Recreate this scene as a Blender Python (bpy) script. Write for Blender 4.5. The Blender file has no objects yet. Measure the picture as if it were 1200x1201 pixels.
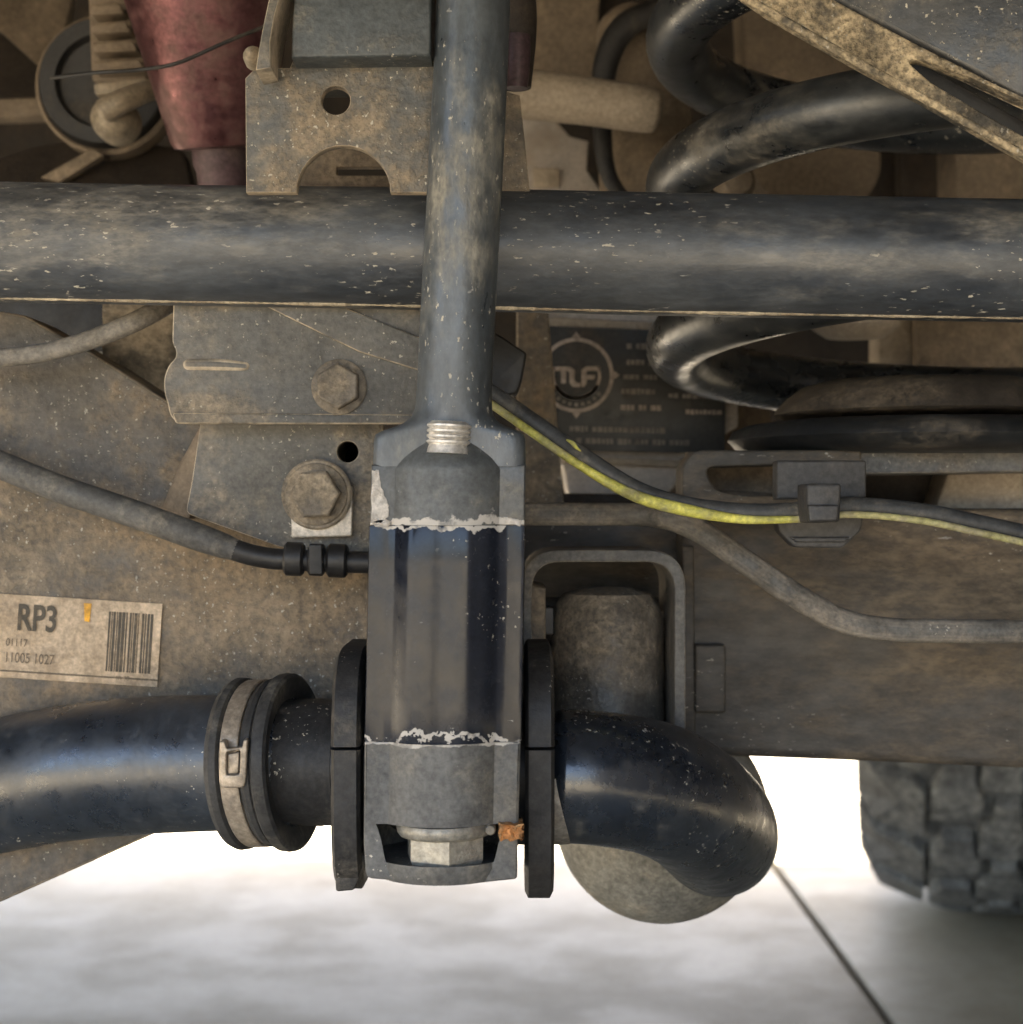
import bpy, bmesh, math, random
from mathutils import Vector, Matrix

random.seed(7)
R = math.radians
scene = bpy.context.scene
col = scene.collection

# ------------------------------------------------------------------ camera
F = 2000.0            # focal length in photo pixels (photo is 1200 wide)
CAMZ = 0.5
cam_d = bpy.data.cameras.new('camera')
cam_d.sensor_width = 36.0
cam_d.lens = 36.0 * F / 1200.0
cam_d.clip_start = 0.02
cam_d.clip_end = 400.0
cam_d.dof.use_dof = True
cam_d.dof.focus_distance = 0.64
cam_d.dof.aperture_fstop = 15.0
cam = bpy.data.objects.new('camera', cam_d)
col.objects.link(cam)
cam.location = (0, 0, CAMZ)
cam.rotation_euler = (R(90), 0, 0)
scene.camera = cam

# ------------------------------------------------------------------ light
SUN_EL, SUN_AZ = R(62), R(12)
S = Vector((math.sin(SUN_AZ) * math.cos(SUN_EL), math.cos(SUN_AZ) * math.cos(SUN_EL), math.sin(SUN_EL)))
world = bpy.data.worlds.new('World')
scene.world = world
world.use_nodes = True
wn = world.node_tree
wn.nodes.clear()
wo = wn.nodes.new('ShaderNodeOutputWorld')
wb = wn.nodes.new('ShaderNodeBackground')
ws = wn.nodes.new('ShaderNodeTexSky')
ws.sky_type = 'NISHITA'
ws.sun_disc = False
ws.sun_elevation = SUN_EL
ws.sun_rotation = SUN_AZ
ws.air_density = 0.8
ws.dust_density = 4.0
ws.ozone_density = 0.6
wb.inputs['Strength'].default_value = 0.15
wn.links.new(ws.outputs[0], wb.inputs[0])
wn.links.new(wb.outputs[0], wo.inputs[0])
sun_d = bpy.data.lights.new('sun', 'SUN')
sun_d.energy = 4.0
sun_d.angle = R(0.5)
sun_d.color = (1.0, 0.95, 0.88)
sun = bpy.data.objects.new('sun', sun_d)
col.objects.link(sun)
sun.rotation_euler = S.to_track_quat('Z', 'Y').to_euler()
sun.location = S * 8

vs = scene.view_settings
vs.view_transform = 'Standard'
vs.look = 'None'
vs.gamma = 1.0
vs.use_curve_mapping = False
vs.exposure = 3.1
vs.use_white_balance = True
vs.white_balance_temperature = 6950
vs.white_balance_tint = 10
scene.cycles.use_denoising = True
scene.cycles.max_bounces = 10
scene.cycles.diffuse_bounces = 6
scene.cycles.sample_clamp_indirect = 6.0

# ------------------------------------------------------------------ helpers
def P(px, py, d):
    """a point of the photograph at a real distance d (metres) from the lens"""
    return Vector(((px - 600) * d / F, d, CAMZ - (py - 600.5) * d / F))

def s(px, d):
    return px * d / F

def link(o, parent=None):
    col.objects.link(o)
    if parent is not None:
        o.parent = parent
        o.location = -Vector(parent['_base'])
    return o

def thing(name, label, cat, base, group=None):
    o = bpy.data.objects.new(name, None)
    col.objects.link(o)
    o.empty_display_size = 0.01
    o.location = base
    o['_base'] = tuple(base)
    o['label'] = label
    o['category'] = cat
    if group: o['group'] = group
    return o

def tag(o, label, cat, group=None):
    o['label'] = label
    o['category'] = cat
    if group: o['group'] = group
    return o

def finish(name, me, mat, parent=None, ang=35):
    me.materials.clear()
    me.materials.append(mat)
    for p in me.polygons: p.use_smooth = True
    me.set_sharp_from_angle(angle=R(ang))
    o = bpy.data.objects.new(name, me)
    if parent is not None and '_base' not in parent.keys():
        # a sub-part: parent is a mesh that lives in world-sized coordinates
        col.objects.link(o); o.parent = parent
        return o
    return link(o, parent)

def from_bm(name, bm, mat, parent=None, ang=35):
    bmesh.ops.remove_doubles(bm, verts=bm.verts, dist=1e-6)
    bmesh.ops.recalc_face_normals(bm, faces=bm.faces)
    me = bpy.data.meshes.new(name)
    bm.to_mesh(me); bm.free()
    return finish(name, me, mat, parent, ang)

def area(pts):
    return sum(pts[i][0] * pts[(i + 1) % len(pts)][1] - pts[(i + 1) % len(pts)][0] * pts[i][1] for i in range(len(pts))) / 2

def roundpoly(pts, r, n=5):
    out = []
    N = len(pts)
    for i in range(N):
        a, b, c = Vector(pts[i - 1][:2]), Vector(pts[i][:2]), Vector(pts[(i + 1) % N][:2])
        rr_ = pts[i][2] if len(pts[i]) > 2 else r
        u, v = (a - b), (c - b)
        lu, lv = u.length, v.length
        if rr_ <= 0 or lu < 1e-6 or lv < 1e-6:
            out.append((b.x, b.y)); continue
        k = min(rr_, lu * .48, lv * .48)
        p0, p1 = b + u / lu * k, b + v / lv * k
        for j in range(n + 1):
            t = j / n
            q = p0 * (1 - t) ** 2 + b * 2 * t * (1 - t) + p1 * t * t
            out.append((q.x, q.y))
    return out

def circle(cx, cy, r, n=28, a0=0, a1=360, ry=None):
    ry = ry or r
    full = abs(a1 - a0) >= 359.9
    m = n if full else n + 1
    return [(cx + r * math.cos(R(a0 + (a1 - a0) * i / n)), cy + ry * math.sin(R(a0 + (a1 - a0) * i / n))) for i in range(m)]

def rect(x0, y0, x1, y1, r=0):
    p = [(x0, y0), (x1, y0), (x1, y1), (x0, y1)]
    return roundpoly(p, r) if r else p

def prism_mesh(outline, d, thick, bev=2.0, holes=(), gx=0, gy=0):
    """solid plate: outline in photo pixels at distance d, thickness in metres going back"""
    cu = bpy.data.curves.new('tmp', 'CURVE')
    cu.dimensions = '2D'
    cu.fill_mode = 'BOTH'
    T = thick / (d / F)
    bev = min(bev, T * .45)
    cu.extrude = (T / 2 - bev) * .001
    cu.bevel_depth = bev * .001
    cu.bevel_resolution = 2
    cu.offset = -bev * .001
    for k, o in enumerate([outline] + list(holes)):
        pts = [(p[0] * .001, -p[1] * .001) for p in o]
        if (area(pts) < 0) == (k == 0): pts.reverse()
        sp = cu.splines.new('POLY')
        sp.points.add(len(pts) - 1)
        for q, p in zip(sp.points, pts): q.co = (p[0], p[1], 0, 1)
        sp.use_cyclic_u = True
    tmp = bpy.data.objects.new('tmp', cu)
    col.objects.link(tmp)
    dg = bpy.context.evaluated_depsgraph_get()
    dg.update()
    me = bpy.data.meshes.new_from_object(tmp.evaluated_get(dg))
    bpy.data.objects.remove(tmp)
    bpy.data.curves.remove(cu)
    cx = sum(p[0] for p in outline) / len(outline)
    cy = sum(p[1] for p in outline) / len(outline)
    for v in me.vertices:
        px, py = v.co.x * 1000, -v.co.y * 1000
        t = T / 2 - v.co.z * 1000
        df = d + gx * (px - cx) / 100 + gy * (py - cy) / 100
        q = P(px, py, df)
        q.y += t * d / F
        v.co = q
    bm = bmesh.new(); bm.from_mesh(me)
    bmesh.ops.remove_doubles(bm, verts=bm.verts, dist=1e-6)
    bmesh.ops.recalc_face_normals(bm, faces=bm.faces)
    bm.to_mesh(me); bm.free()
    return me

def prism(name, outline, d, thick, mat, parent=None, bev=2.0, holes=(), gx=0, gy=0, ang=35):
    me = prism_mesh(outline, d, thick, bev, holes, gx, gy)
    me.name = name
    return finish(name, me, mat, parent, ang)

def crom(pts, n):
    out = []
    N = len(pts)
    for i in range(N - 1):
        p0, p1, p2, p3 = pts[max(i - 1, 0)], pts[i], pts[i + 1], pts[min(i + 2, N - 1)]
        for j in range(n):
            t = j / n
            out.append([0.5 * ((2 * b) + (c - a) * t + (2 * a - 5 * b + 4 * c - e) * t * t + (3 * b - a - 3 * c + e) * t ** 3)
                        for a, b, c, e in zip(p0, p1, p2, p3)])
    out.append(list(pts[-1]))
    return out

def sweep(bm, pts, rads, segs=24, dome=0.0, flat=1.0):
    """tube through pts with a radius at each; dome>0 rounds the ends"""
    P_ = [Vector(p) for p in pts]
    n = len(P_)
    tan = [(P_[min(i + 1, n - 1)] - P_[max(i - 1, 0)]).normalized() for i in range(n)]
    up = Vector((0, 0, 1))
    if abs(tan[0].dot(up)) > .9: up = Vector((0, 1, 0))
    nx = (up - tan[0] * up.dot(tan[0])).normalized()
    frames = []
    for i in range(n):
        nx = (nx - tan[i] * nx.dot(tan[i])).normalized()
        frames.append((nx.copy(), tan[i].cross(nx)))
    items = [(P_[i], rads[i], frames[i]) for i in range(n)]
    if dome > 0:
        def cap(i, sgn):
            o = []
            for k in range(1, 6):
                a = k / 6 * math.pi / 2
                o.append((P_[i] + tan[i] * sgn * rads[i] * dome * math.sin(a), rads[i] * math.cos(a), frames[i]))
            return o
        items = cap(0, -1)[::-1] + items + cap(n - 1, 1)
    rings = []
    for c, r, (a, b) in items:
        rings.append([bm.verts.new(c + (a * math.cos(2 * math.pi * k / segs) + b * flat * math.sin(2 * math.pi * k / segs)) * r) for k in range(segs)])
    for i in range(len(rings) - 1):
        for k in range(segs):
            bm.faces.new((rings[i][k], rings[i][(k + 1) % segs], rings[i + 1][(k + 1) % segs], rings[i + 1][k]))
    bm.faces.new(rings[0][::-1]); bm.faces.new(rings[-1])

def tube(name, pix, mat, parent=None, segs=24, n=8, dome=0.0, flat=1.0):
    """pix: (px, py, d, radius in px)"""
    c = crom([tuple(p) for p in pix], n)
    bm = bmesh.new()
    sweep(bm, [P(a, b, d) for a, b, d, r in c], [s(r, d) for a, b, d, r in c], segs, dome, flat)
    return from_bm(name, bm, mat, parent, 45)

def lathe_bm(bm, p0, axis, prof, segs=40, a0=0.0, a1=2 * math.pi, ref=None):
    axis = Vector(axis).normalized()
    ref = Vector(ref) if ref else (Vector((0, 0, 1)) if abs(axis.z) < .9 else Vector((0, -1, 0)))
    u = (ref - axis * ref.dot(axis)).normalized()
    v = axis.cross(u)
    full = abs(a1 - a0) > 6.28
    m = segs if full else segs + 1
    rings = []
    for q, r in prof:
        rings.append([bm.verts.new(p0 + axis * q + (u * math.cos(a0 + (a1 - a0) * k / segs) + v * math.sin(a0 + (a1 - a0) * k / segs)) * max(r, 1e-5)) for k in range(m)])
    for i in range(len(rings) - 1):
        for k in range(segs):
            bm.faces.new((rings[i][k], rings[i][(k + 1) % m], rings[i + 1][(k + 1) % m], rings[i + 1][k]))
    if full:
        if prof[0][1] > 1e-5: bm.faces.new(rings[0][::-1])
        if prof[-1][1] > 1e-5: bm.faces.new(rings[-1])
    return rings

def lathe(name, p0, axis, prof, mat, parent=None, segs=40, ang=35, **k):
    bm = bmesh.new()
    lathe_bm(bm, Vector(p0), axis, prof, segs, **k)
    return from_bm(name, bm, mat, parent, ang)

def box_bm(bm, lo, hi):
    r = bmesh.ops.create_cube(bm, size=1)
    for v in r['verts']:
        v.co = Vector([lo[i] + (v.co[i] + .5) * (hi[i] - lo[i]) for i in range(3)])

def box(name, lo, hi, mat, parent=None, bev=0.0):
    bm = bmesh.new()
    box_bm(bm, lo, hi)
    if bev: bmesh.ops.bevel(bm, geom=bm.edges[:], offset=bev, segments=2, affect='EDGES', profile=.6)
    return from_bm(name, bm, mat, parent)

# ------------------------------------------------------------------ materials
def material(name, base, rough=.5, metal=0.0, dust=.3, dustcol=(.30, .235, .165), dscale=22, var=.25,
             speck=0.0, bump=.35, stretch=(1, 1, 1), film=0.0, filmcol=(.26, .25, .235), bands=(), coat=0.0,
             grit=420, dust2=None, scuff=0.0, spec=.5, edge=0.0, mott=.35, streak=(1, 1, 5)):
    m = bpy.data.materials.new(name)
    m.use_nodes = True
    nt = m.node_tree
    N, L = nt.nodes, nt.links
    b = N['Principled BSDF']
    tc = N.new('ShaderNodeTexCoord')
    mp = N.new('ShaderNodeMapping')
    mp.inputs['Scale'].default_value = stretch
    L.new(tc.outputs['Object'], mp.inputs[0])
    vec = mp.outputs[0]

    def noise(sc, det=6, ro=.6, v=vec, off=None):
        n = N.new('ShaderNodeTexNoise')
        n.inputs['Scale'].default_value = sc
        n.inputs['Detail'].default_value = det
        n.inputs['Roughness'].default_value = ro
        if off:
            q = N.new('ShaderNodeVectorMath'); q.operation = 'ADD'; q.inputs[1].default_value = off
            L.new(v, q.inputs[0]); v = q.outputs[0]
        L.new(v, n.inputs['Vector'])
        return n.outputs[0]

    def maprange(x, a, c, lo=0., hi=1., smooth=True):
        r = N.new('ShaderNodeMapRange')
        r.interpolation_type = 'SMOOTHSTEP' if smooth else 'LINEAR'
        r.inputs[1].default_value, r.inputs[2].default_value = a, c
        r.inputs[3].default_value, r.inputs[4].default_value = lo, hi
        L.new(x, r.inputs[0]); return r.outputs[0]

    def mth(op, a, c):
        r = N.new('ShaderNodeMath'); r.operation = op
        for i, x in enumerate((a, c)):
            if isinstance(x, (int, float)): r.inputs[i].default_value = x
            else: L.new(x, r.inputs[i])
        return r.outputs[0]

    def mix(f, a, c):
        r = N.new('ShaderNodeMix'); r.data_type = 'RGBA'
        for i, x in ((0, f), (6, a), (7, c)):
            if isinstance(x, (int, float)): r.inputs[i].default_value = x
            elif isinstance(x, tuple): r.inputs[i].default_value = (*x, 1)
            else: L.new(x, r.inputs[i])
        return r.outputs[2]

    big = noise(9, 4, .55, off=(3.1, .7, 1.9))
    fine = noise(grit, 3, .7)
    mid = noise(90, 4, .7, off=(.3, 4.4, .2))
    k0, k1 = 1 - var, 1 + var
    c = mix(maprange(big, .32, .68), tuple(x * k0 for x in base), tuple(x * k1 for x in base))
    c = mix(maprange(fine, .3, .75, 0, .35), c, tuple(min(1, x * 1.5) for x in base))
    dirt_or_edge = None
    if film > 0:
        fm = mth('MULTIPLY', maprange(noise(14, 5, .62, off=(7, 2, 5)), .3, .7), maprange(mid, .25, .7, .45, 1))
        fm = mth('MULTIPLY', fm, film)
        c = mix(fm, c, filmcol); dirt_or_edge = fm
    if dust > 0:
        t = .70 - .42 * dust
        dm = mth('ADD', noise(dscale, 6, .66), mth('MULTIPLY', mth('SUBTRACT', mid, .5), .35))
        dm = maprange(dm, t - .09, t + .13)
        dm = mth('MULTIPLY', dm, maprange(fine, .28, .6, .5, 1))
        dc = mix(maprange(mid, .3, .7), tuple(x * .72 for x in dustcol), tuple(x * 1.2 for x in dustcol))
        if dust2: dc = mix(maprange(noise(6, 3, .5, off=(9, 1, 3)), .42, .6), dc, dust2)
        c = mix(dm, c, dc)
        dirt_or_edge = dm if dirt_or_edge is None else mth('MAXIMUM', dirt_or_edge, dm)
    if scuff > 0:
        q = N.new('ShaderNodeMapping'); q.inputs['Scale'].default_value = (1, 1, 2.2); q.inputs['Rotation'].default_value = (.4, .9, .3)
        L.new(vec, q.inputs[0])
        sm = maprange(noise(130, 4, .6, v=q.outputs[0]), .765 - scuff * .07, .79 - scuff * .07)
        sm = mth('MULTIPLY', sm, maprange(noise(260, 3, .6, off=(2, 2, 2)), .4, .6))
        c = mix(sm, c, (.38, .365, .335))
        dirt_or_edge = sm if dirt_or_edge is None else mth('MAXIMUM', dirt_or_edge, sm)
    if speck > 0:
        sp = maprange(noise(560, 3, .55, off=(1, 8, 1)), .645, .68)
        sp = mth('MULTIPLY', sp, maprange(noise(21, 4, .6, off=(5, 5, 1)), .60 - .2 * speck, .68 - .2 * speck))
        c = mix(sp, c, (.46, .42, .345))
        dirt_or_edge = sp if dirt_or_edge is None else mth('MAXIMUM', dirt_or_edge, sp)
    if edge > 0:  # pale lit edges painted in dust tone on faces turned off the lens
        ge = N.new('ShaderNodeNewGeometry'); sy = N.new('ShaderNodeSeparateXYZ'); L.new(ge.outputs['True Normal'], sy.inputs[0])
        lit_edge = maprange(mth('ABSOLUTE', sy.outputs[1], 0), .97, .8, 0, edge)
        lit_edge = mth('MULTIPLY', lit_edge, maprange(noise(48, 4, .6, off=(6, 3, 8)), .34, .55, .15, 1))
        c = mix(lit_edge, c, tuple(min(.7, x * 2.0) for x in dustcol))
        dirt_or_edge = lit_edge if dirt_or_edge is None else mth('MAXIMUM', dirt_or_edge, lit_edge)
    if mott > 0:
        q = N.new('ShaderNodeMapping'); q.inputs['Scale'].default_value = streak
        L.new(tc.outputs['Object'], q.inputs[0])
        st_ = noise(70, 4, .65, v=q.outputs[0])
        mo = mth('ADD', maprange(noise(38, 5, .7, off=(1, 6, 2)), .28, .72, -mott, mott, False), maprange(st_, .3, .7, -mott * .22, mott * .22, False))
        mo = mth('ADD', mo, maprange(fine, .3, .7, -mott * .75, mott * .75, False))
        hs = N.new('ShaderNodeHueSaturation'); L.new(c, hs.inputs['Color']); L.new(mth('ADD', mo, 1.0), hs.inputs['Value'])
        c = hs.outputs[0]
    if bands:
        sx = N.new('ShaderNodeSeparateXYZ'); L.new(tc.outputs['Object'], sx.inputs[0])
        for z0, hw, amp, colr in bands:
            wob = mth('MULTIPLY', mth('SUBTRACT', noise(75, 5, .6, v=tc.outputs['Object'], off=(z0 * 9, 0, 0)), .5), amp)
            dz = mth('ABSOLUTE', mth('SUBTRACT', mth('ADD', sx.outputs[2], wob), z0), 0)
            bm_ = maprange(dz, hw * .75, hw, 1, 0)
            bm_ = mth('MULTIPLY', bm_, maprange(mid, .36, .5, .25, 1))
            c = mix(bm_, c, colr)
            dirt_or_edge = bm_ if dirt_or_edge is None else mth('MAXIMUM', dirt_or_edge, bm_)
    L.new(c, b.inputs['Base Color'])
    rr = maprange(mid, .25, .75, max(0, rough - .09), min(1, rough + .13), False)
    if dirt_or_edge is not None:
        r2 = N.new('ShaderNodeMix'); r2.data_type = 'FLOAT'
        L.new(dirt_or_edge, r2.inputs[0]); L.new(rr, r2.inputs[2]); r2.inputs[3].default_value = .92
        rr = r2.outputs[0]
        if metal > 0:
            L.new(mth('MULTIPLY', mth('SUBTRACT', 1.0, dirt_or_edge), metal), b.inputs['Metallic'])
    elif metal > 0:
        b.inputs['Metallic'].default_value = metal
    L.new(rr, b.inputs['Roughness'])
    b.inputs['Specular IOR Level'].default_value = spec
    if coat:
        b.inputs['Coat Weight'].default_value = coat
        b.inputs['Coat Roughness'].default_value = .12
    h = mth('ADD', mth('MULTIPLY', fine, .35), mid)
    if dirt_or_edge is not None: h = mth('ADD', h, mth('MULTIPLY', dirt_or_edge, .8))
    bp = N.new('ShaderNodeBump')
    bp.inputs['Strength'].default_value = bump
    bp.inputs['Distance'].default_value = .0006
    L.new(h, bp.inputs['Height'])
    L.new(bp.outputs[0], b.inputs['Normal'])
    return m

DUST = (.33, .255, .175)
M = {}
M['bar'] = material('black painted steel', (.022, .026, .033), .26, 0, .2, (.20, .18, .148), 12, .2, speck=.7, film=.75, filmcol=(.10, .108, .117), stretch=(.4, 1, 1), scuff=.9, spec=1.0, bump=.3, mott=.32)
M['sway'] = material('black gloss steel', (.010, .014, .021), .21, 0, .15, (.16, .147, .122), 14, .2, speck=.4, film=.5, filmcol=(.058, .067, .078), scuff=.7, spec=1.0, bump=.22, mott=.35)
M['link'] = material('blue black painted link steel', (.042, .050, .057), .3, 0, .2, (.24, .22, .175), 14, .2, speck=.6, film=.7, filmcol=(.125, .137, .145), stretch=(1, 1, .5), scuff=.9, spec=.9, mott=.3)
zP = lambda py, d: CAMZ - (py - 600.5) * d / F
WHITE = (.50, .465, .42)
M['housing'] = material('grey cast housing', (.052, .056, .058), .4, 0, .36, (.19, .168, .13), 22, .25, speck=.4, film=.6, filmcol=(.125, .127, .122), spec=.7, scuff=1.0, mott=.4, bands=[(zP(613, .6), .0018, .016, WHITE)])
M['housing_low'] = material('grey cast lower housing', (.072, .071, .068), .45, 0, .38, (.165, .147, .118), 22, .25, speck=.4, film=.6, filmcol=(.135, .13, .12), spec=.6, scuff=.7, mott=.4, bands=[(zP(870.5, .6), .0009, .006, WHITE)])
M['sleeve'] = material('gloss black sleeve', (.008, .010, .016), .09, 0, .0, bump=.04, film=.22, filmcol=(.04, .046, .058), speck=.12, grit=700, spec=.34, scuff=.8, mott=.25, bands=[(zP(617, .6), .0011, .018, WHITE), (zP(867, .6), .0010, .026, WHITE)])
M['stud'] = material('bright stud steel', (.52, .49, .45), .45, .6, .15, (.4, .34, .27), bump=.2)
M['boltsteel'] = material('zinc bolt steel', (.27, .25, .21), .42, .4, .35, (.17, .14, .105), 60, .25, bump=.5, scuff=.8)
M['dustbolt'] = material('dusty bolt', (.16, .135, .105), .6, .2, .55, (.26, .21, .15), 60, .2, bump=.5)
M['rust'] = material('rusty copper', (.42, .17, .05), .6, .3, .5, (.5, .3, .14), 220, .4, bump=1)
M['rubber'] = material('black rubber', (.016, .0155, .0155), .5, 0, .2, (.095, .083, .067), 24, .25, bump=.5, film=.55, filmcol=(.05, .046, .042), spec=.4, mott=.45, speck=.2)
M['boot'] = material('dusty boot rubber', (.028, .027, .026), .55, 0, .25, (.14, .125, .10), 30, .2, bump=.3, film=.45, filmcol=(.085, .08, .075), spec=.4)
M['clamp'] = material('tan zinc clamp', (.34, .28, .215), .42, .45, .3, (.28, .22, .16), 60, .15, bump=.2)
M['brown'] = material('dusty frame steel', (.085, .076, .065), .55, 0, .46, (.225, .178, .125), 9, .3, speck=.8, film=.8, filmcol=(.15, .128, .10), bump=.9, dust2=(.25, .182, .115), grit=300, scuff=.5, edge=.6, mott=.3)
M['beam'] = material('dark brown frame beam', (.05, .044, .037), .5, 0, .5, (.15, .115, .078), 7, .35, speck=.5, film=.7, filmcol=(.09, .075, .058), bump=.8, grit=300, stretch=(.4, 1, 1), scuff=.6, dust2=(.19, .138, .085), mott=.35)
M['plate'] = material('dusty grey bracket', (.085, .082, .075), .5, 0, .38, (.25, .205, .15), 14, .25, speck=1.0, film=.7, filmcol=(.155, .143, .122), bump=.8, scuff=.9, edge=1.0, mott=.3)
M['bracket'] = material('upper bracket steel', (.075, .076, .073), .48, 0, .36, (.22, .172, .118), 14, .25, speck=1.0, film=.7, filmcol=(.13, .122, .107), bump=.9, edge=.9, scuff=.7, mott=.3)
M['boxblue'] = material('blue grey box steel', (.05, .057, .06), .45, 0, .15, (.2, .175, .135), 20, .2, speck=.6, film=.5, filmcol=(.10, .108, .108), bump=.6, mott=.35)
M['tan'] = material('tan dusty metal', (.145, .11, .076), .7, 0, .45, (.215, .165, .115), 9, .25, bump=.5, mott=.22)
M['tanpale'] = material('pale tan metal', (.33, .27, .205), .65, 0, .4, (.38, .315, .24), 10, .18, bump=.4, mott=.2)
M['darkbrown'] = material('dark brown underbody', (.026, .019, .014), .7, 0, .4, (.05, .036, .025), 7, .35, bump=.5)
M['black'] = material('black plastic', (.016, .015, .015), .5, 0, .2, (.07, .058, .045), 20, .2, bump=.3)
M['spring'] = material('black spring steel', (.013, .016, .020), .2, 0, .17, (.17, .15, .12), 11, .2, film=.4, filmcol=(.085, .09, .092), speck=.4, scuff=.4, stretch=(.6, 1, 1), spec=1.0, mott=.3)
M['springdust'] = material('brown dusty spring end', (.036, .029, .023), .55, 0, .5, (.11, .084, .057), 9, .2, bump=.4)
M['arm'] = material('black arm steel', (.022, .023, .025), .34, 0, .22, (.22, .18, .125), 12, .2, speck=.6, film=.4, filmcol=(.09, .088, .08), scuff=.7, spec=.8)
M['armdust'] = material('sand caked steel', (.07, .062, .05), .75, 0, .6, (.40, .315, .20), 26, .3, speck=.7, bump=1.4, mott=.5)
M['red'] = material('dusty copper maroon', (.15, .066, .070), .33, .85, .2, (.12, .075, .06), 4, bump=.08, mott=.22, var=.4)
M['purple'] = material('dark purple cap', (.075, .045, .05), .5, .2, .2, (.1, .07, .06))
M['cream'] = material('cream grease', (.24, .195, .14), .5, 0, .4, (.17, .135, .095), 40, .2, bump=.6)
M['greymetal'] = material('grey dusty tube', (.10, .095, .086), .5, 0, .42, (.20, .17, .135), 20, .25, speck=.4, film=.5, filmcol=(.16, .147, .128), bump=.7, edge=.4)
M['hose'] = material('grey rubber hose', (.065, .063, .06), .55, 0, .3, (.2, .175, .14), 30, .2, speck=.2, film=.5, filmcol=(.14, .13, .115))
M['greyhose'] = material('pale grey hose', (.17, .155, .135), .6, 0, .35, (.26, .225, .18), 20, .15)
M['alu'] = material('pale bracket tab', (.50, .45, .385), .5, .25, .2, (.36, .3, .23), 60, .12, bump=.25)
M['white'] = material('off white shock body', (.42, .375, .33), .55, 0, .3, (.32, .265, .21), 12, .1, bump=.15, mott=.15)
M['blacklabel'] = material('black label film', (.022, .022, .021), .45, 0, .22, (.10, .08, .065), 14, .2, bump=.1)
M['print'] = material('faded label print', (.36, .30, .255), .6, 0, .3, (.24, .195, .16), 60, .15, bump=.05)
M['print2'] = material('dim label print', (.2, .175, .15), .6, 0, .3, (.13, .11, .095), 60, .2, bump=.05)
M['sticker'] = material('tan paper sticker', (.47, .36, .25), .7, 0, .45, (.38, .285, .19), 30, .12, bump=.5)
M['ink'] = material('faded ink', (.07, .058, .042), .7, 0, .22, (.2, .15, .10), 120, .2, bump=.1, mott=.2)
M['inkpale'] = material('worn ink', (.12, .092, .062), .7, 0, .25, (.28, .21, .14), 160, .2, bump=.1, mott=.2)
M['orange'] = material('orange marker', (.75, .36, .03), .6, 0, .3, (.55, .33, .12), 80, .15)
M['yellow'] = material('yellow stripe', (.56, .52, .11), .5, 0, .4, (.38, .34, .17), 90, .25, bump=.6)
M['loom'] = material('black wire loom', (.04, .041, .042), .5, 0, .3, (.16, .14, .11), 40, .2, film=.5, filmcol=(.10, .10, .095))
M['clip'] = material('dark plastic clip', (.045, .043, .042), .5, 0, .3, (.12, .1, .08), 26, .2, film=.4, filmcol=(.095, .088, .08))
M['bushing'] = material('worn bushing sleeve', (.12, .103, .083), .42, .25, .45, (.26, .21, .15), 18, .3, speck=.5, bump=.7, scuff=.6)
M['ball'] = material('grey steel joint', (.24, .225, .19), .45, .15, .25, (.3, .26, .2), 24, .15, speck=.2, bump=.3)
M['worn'] = material('worn bare steel', (.27, .245, .21), .5, .3, .35, (.2, .17, .13), 60, .2, speck=.5, bump=.4)
M['tyre'] = material('tyre rubber', (.11, .11, .106), .7, 0, .5, (.25, .246, .225), 14, .3, bump=.7, grit=150, spec=.4, mott=.4)
M['flake'] = material('bare scraped metal', (.46, .425, .385), .6, .2, .35, (.32, .28, .23), 120, .15, bump=.9)
M['crust'] = material('pale tan bead', (.42, .35, .25), .9, 0, .5, (.36, .28, .19), 40, .2, bump=1.2, grit=600)  # pale tan tone of the bead under the tie rod
M['holeshade'] = material('black hole shade', (.006, .005, .005), .9, 0, 0, mott=0, bump=0)  # near black tone painting the shade inside a hole
M['wall'] = material('dark wall', (.10, .092, .082), .85, 0, .3, (.13, .115, .095), 3, .2)
M['pad'] = material('black rubber pad', (.010, .011, .012), .38, 0, .25, (.08, .065, .048), 12, .2, film=.3, filmcol=(.04, .039, .037), spec=.7)
M['yellowdust'] = material('dusty yellow stripe', (.42, .385, .17), .6, 0, .4, (.32, .275, .18), 60, .2, bump=.6)
M['rim'] = material('dark rim', (.1, .1, .1), .4, .6, .2)

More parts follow.
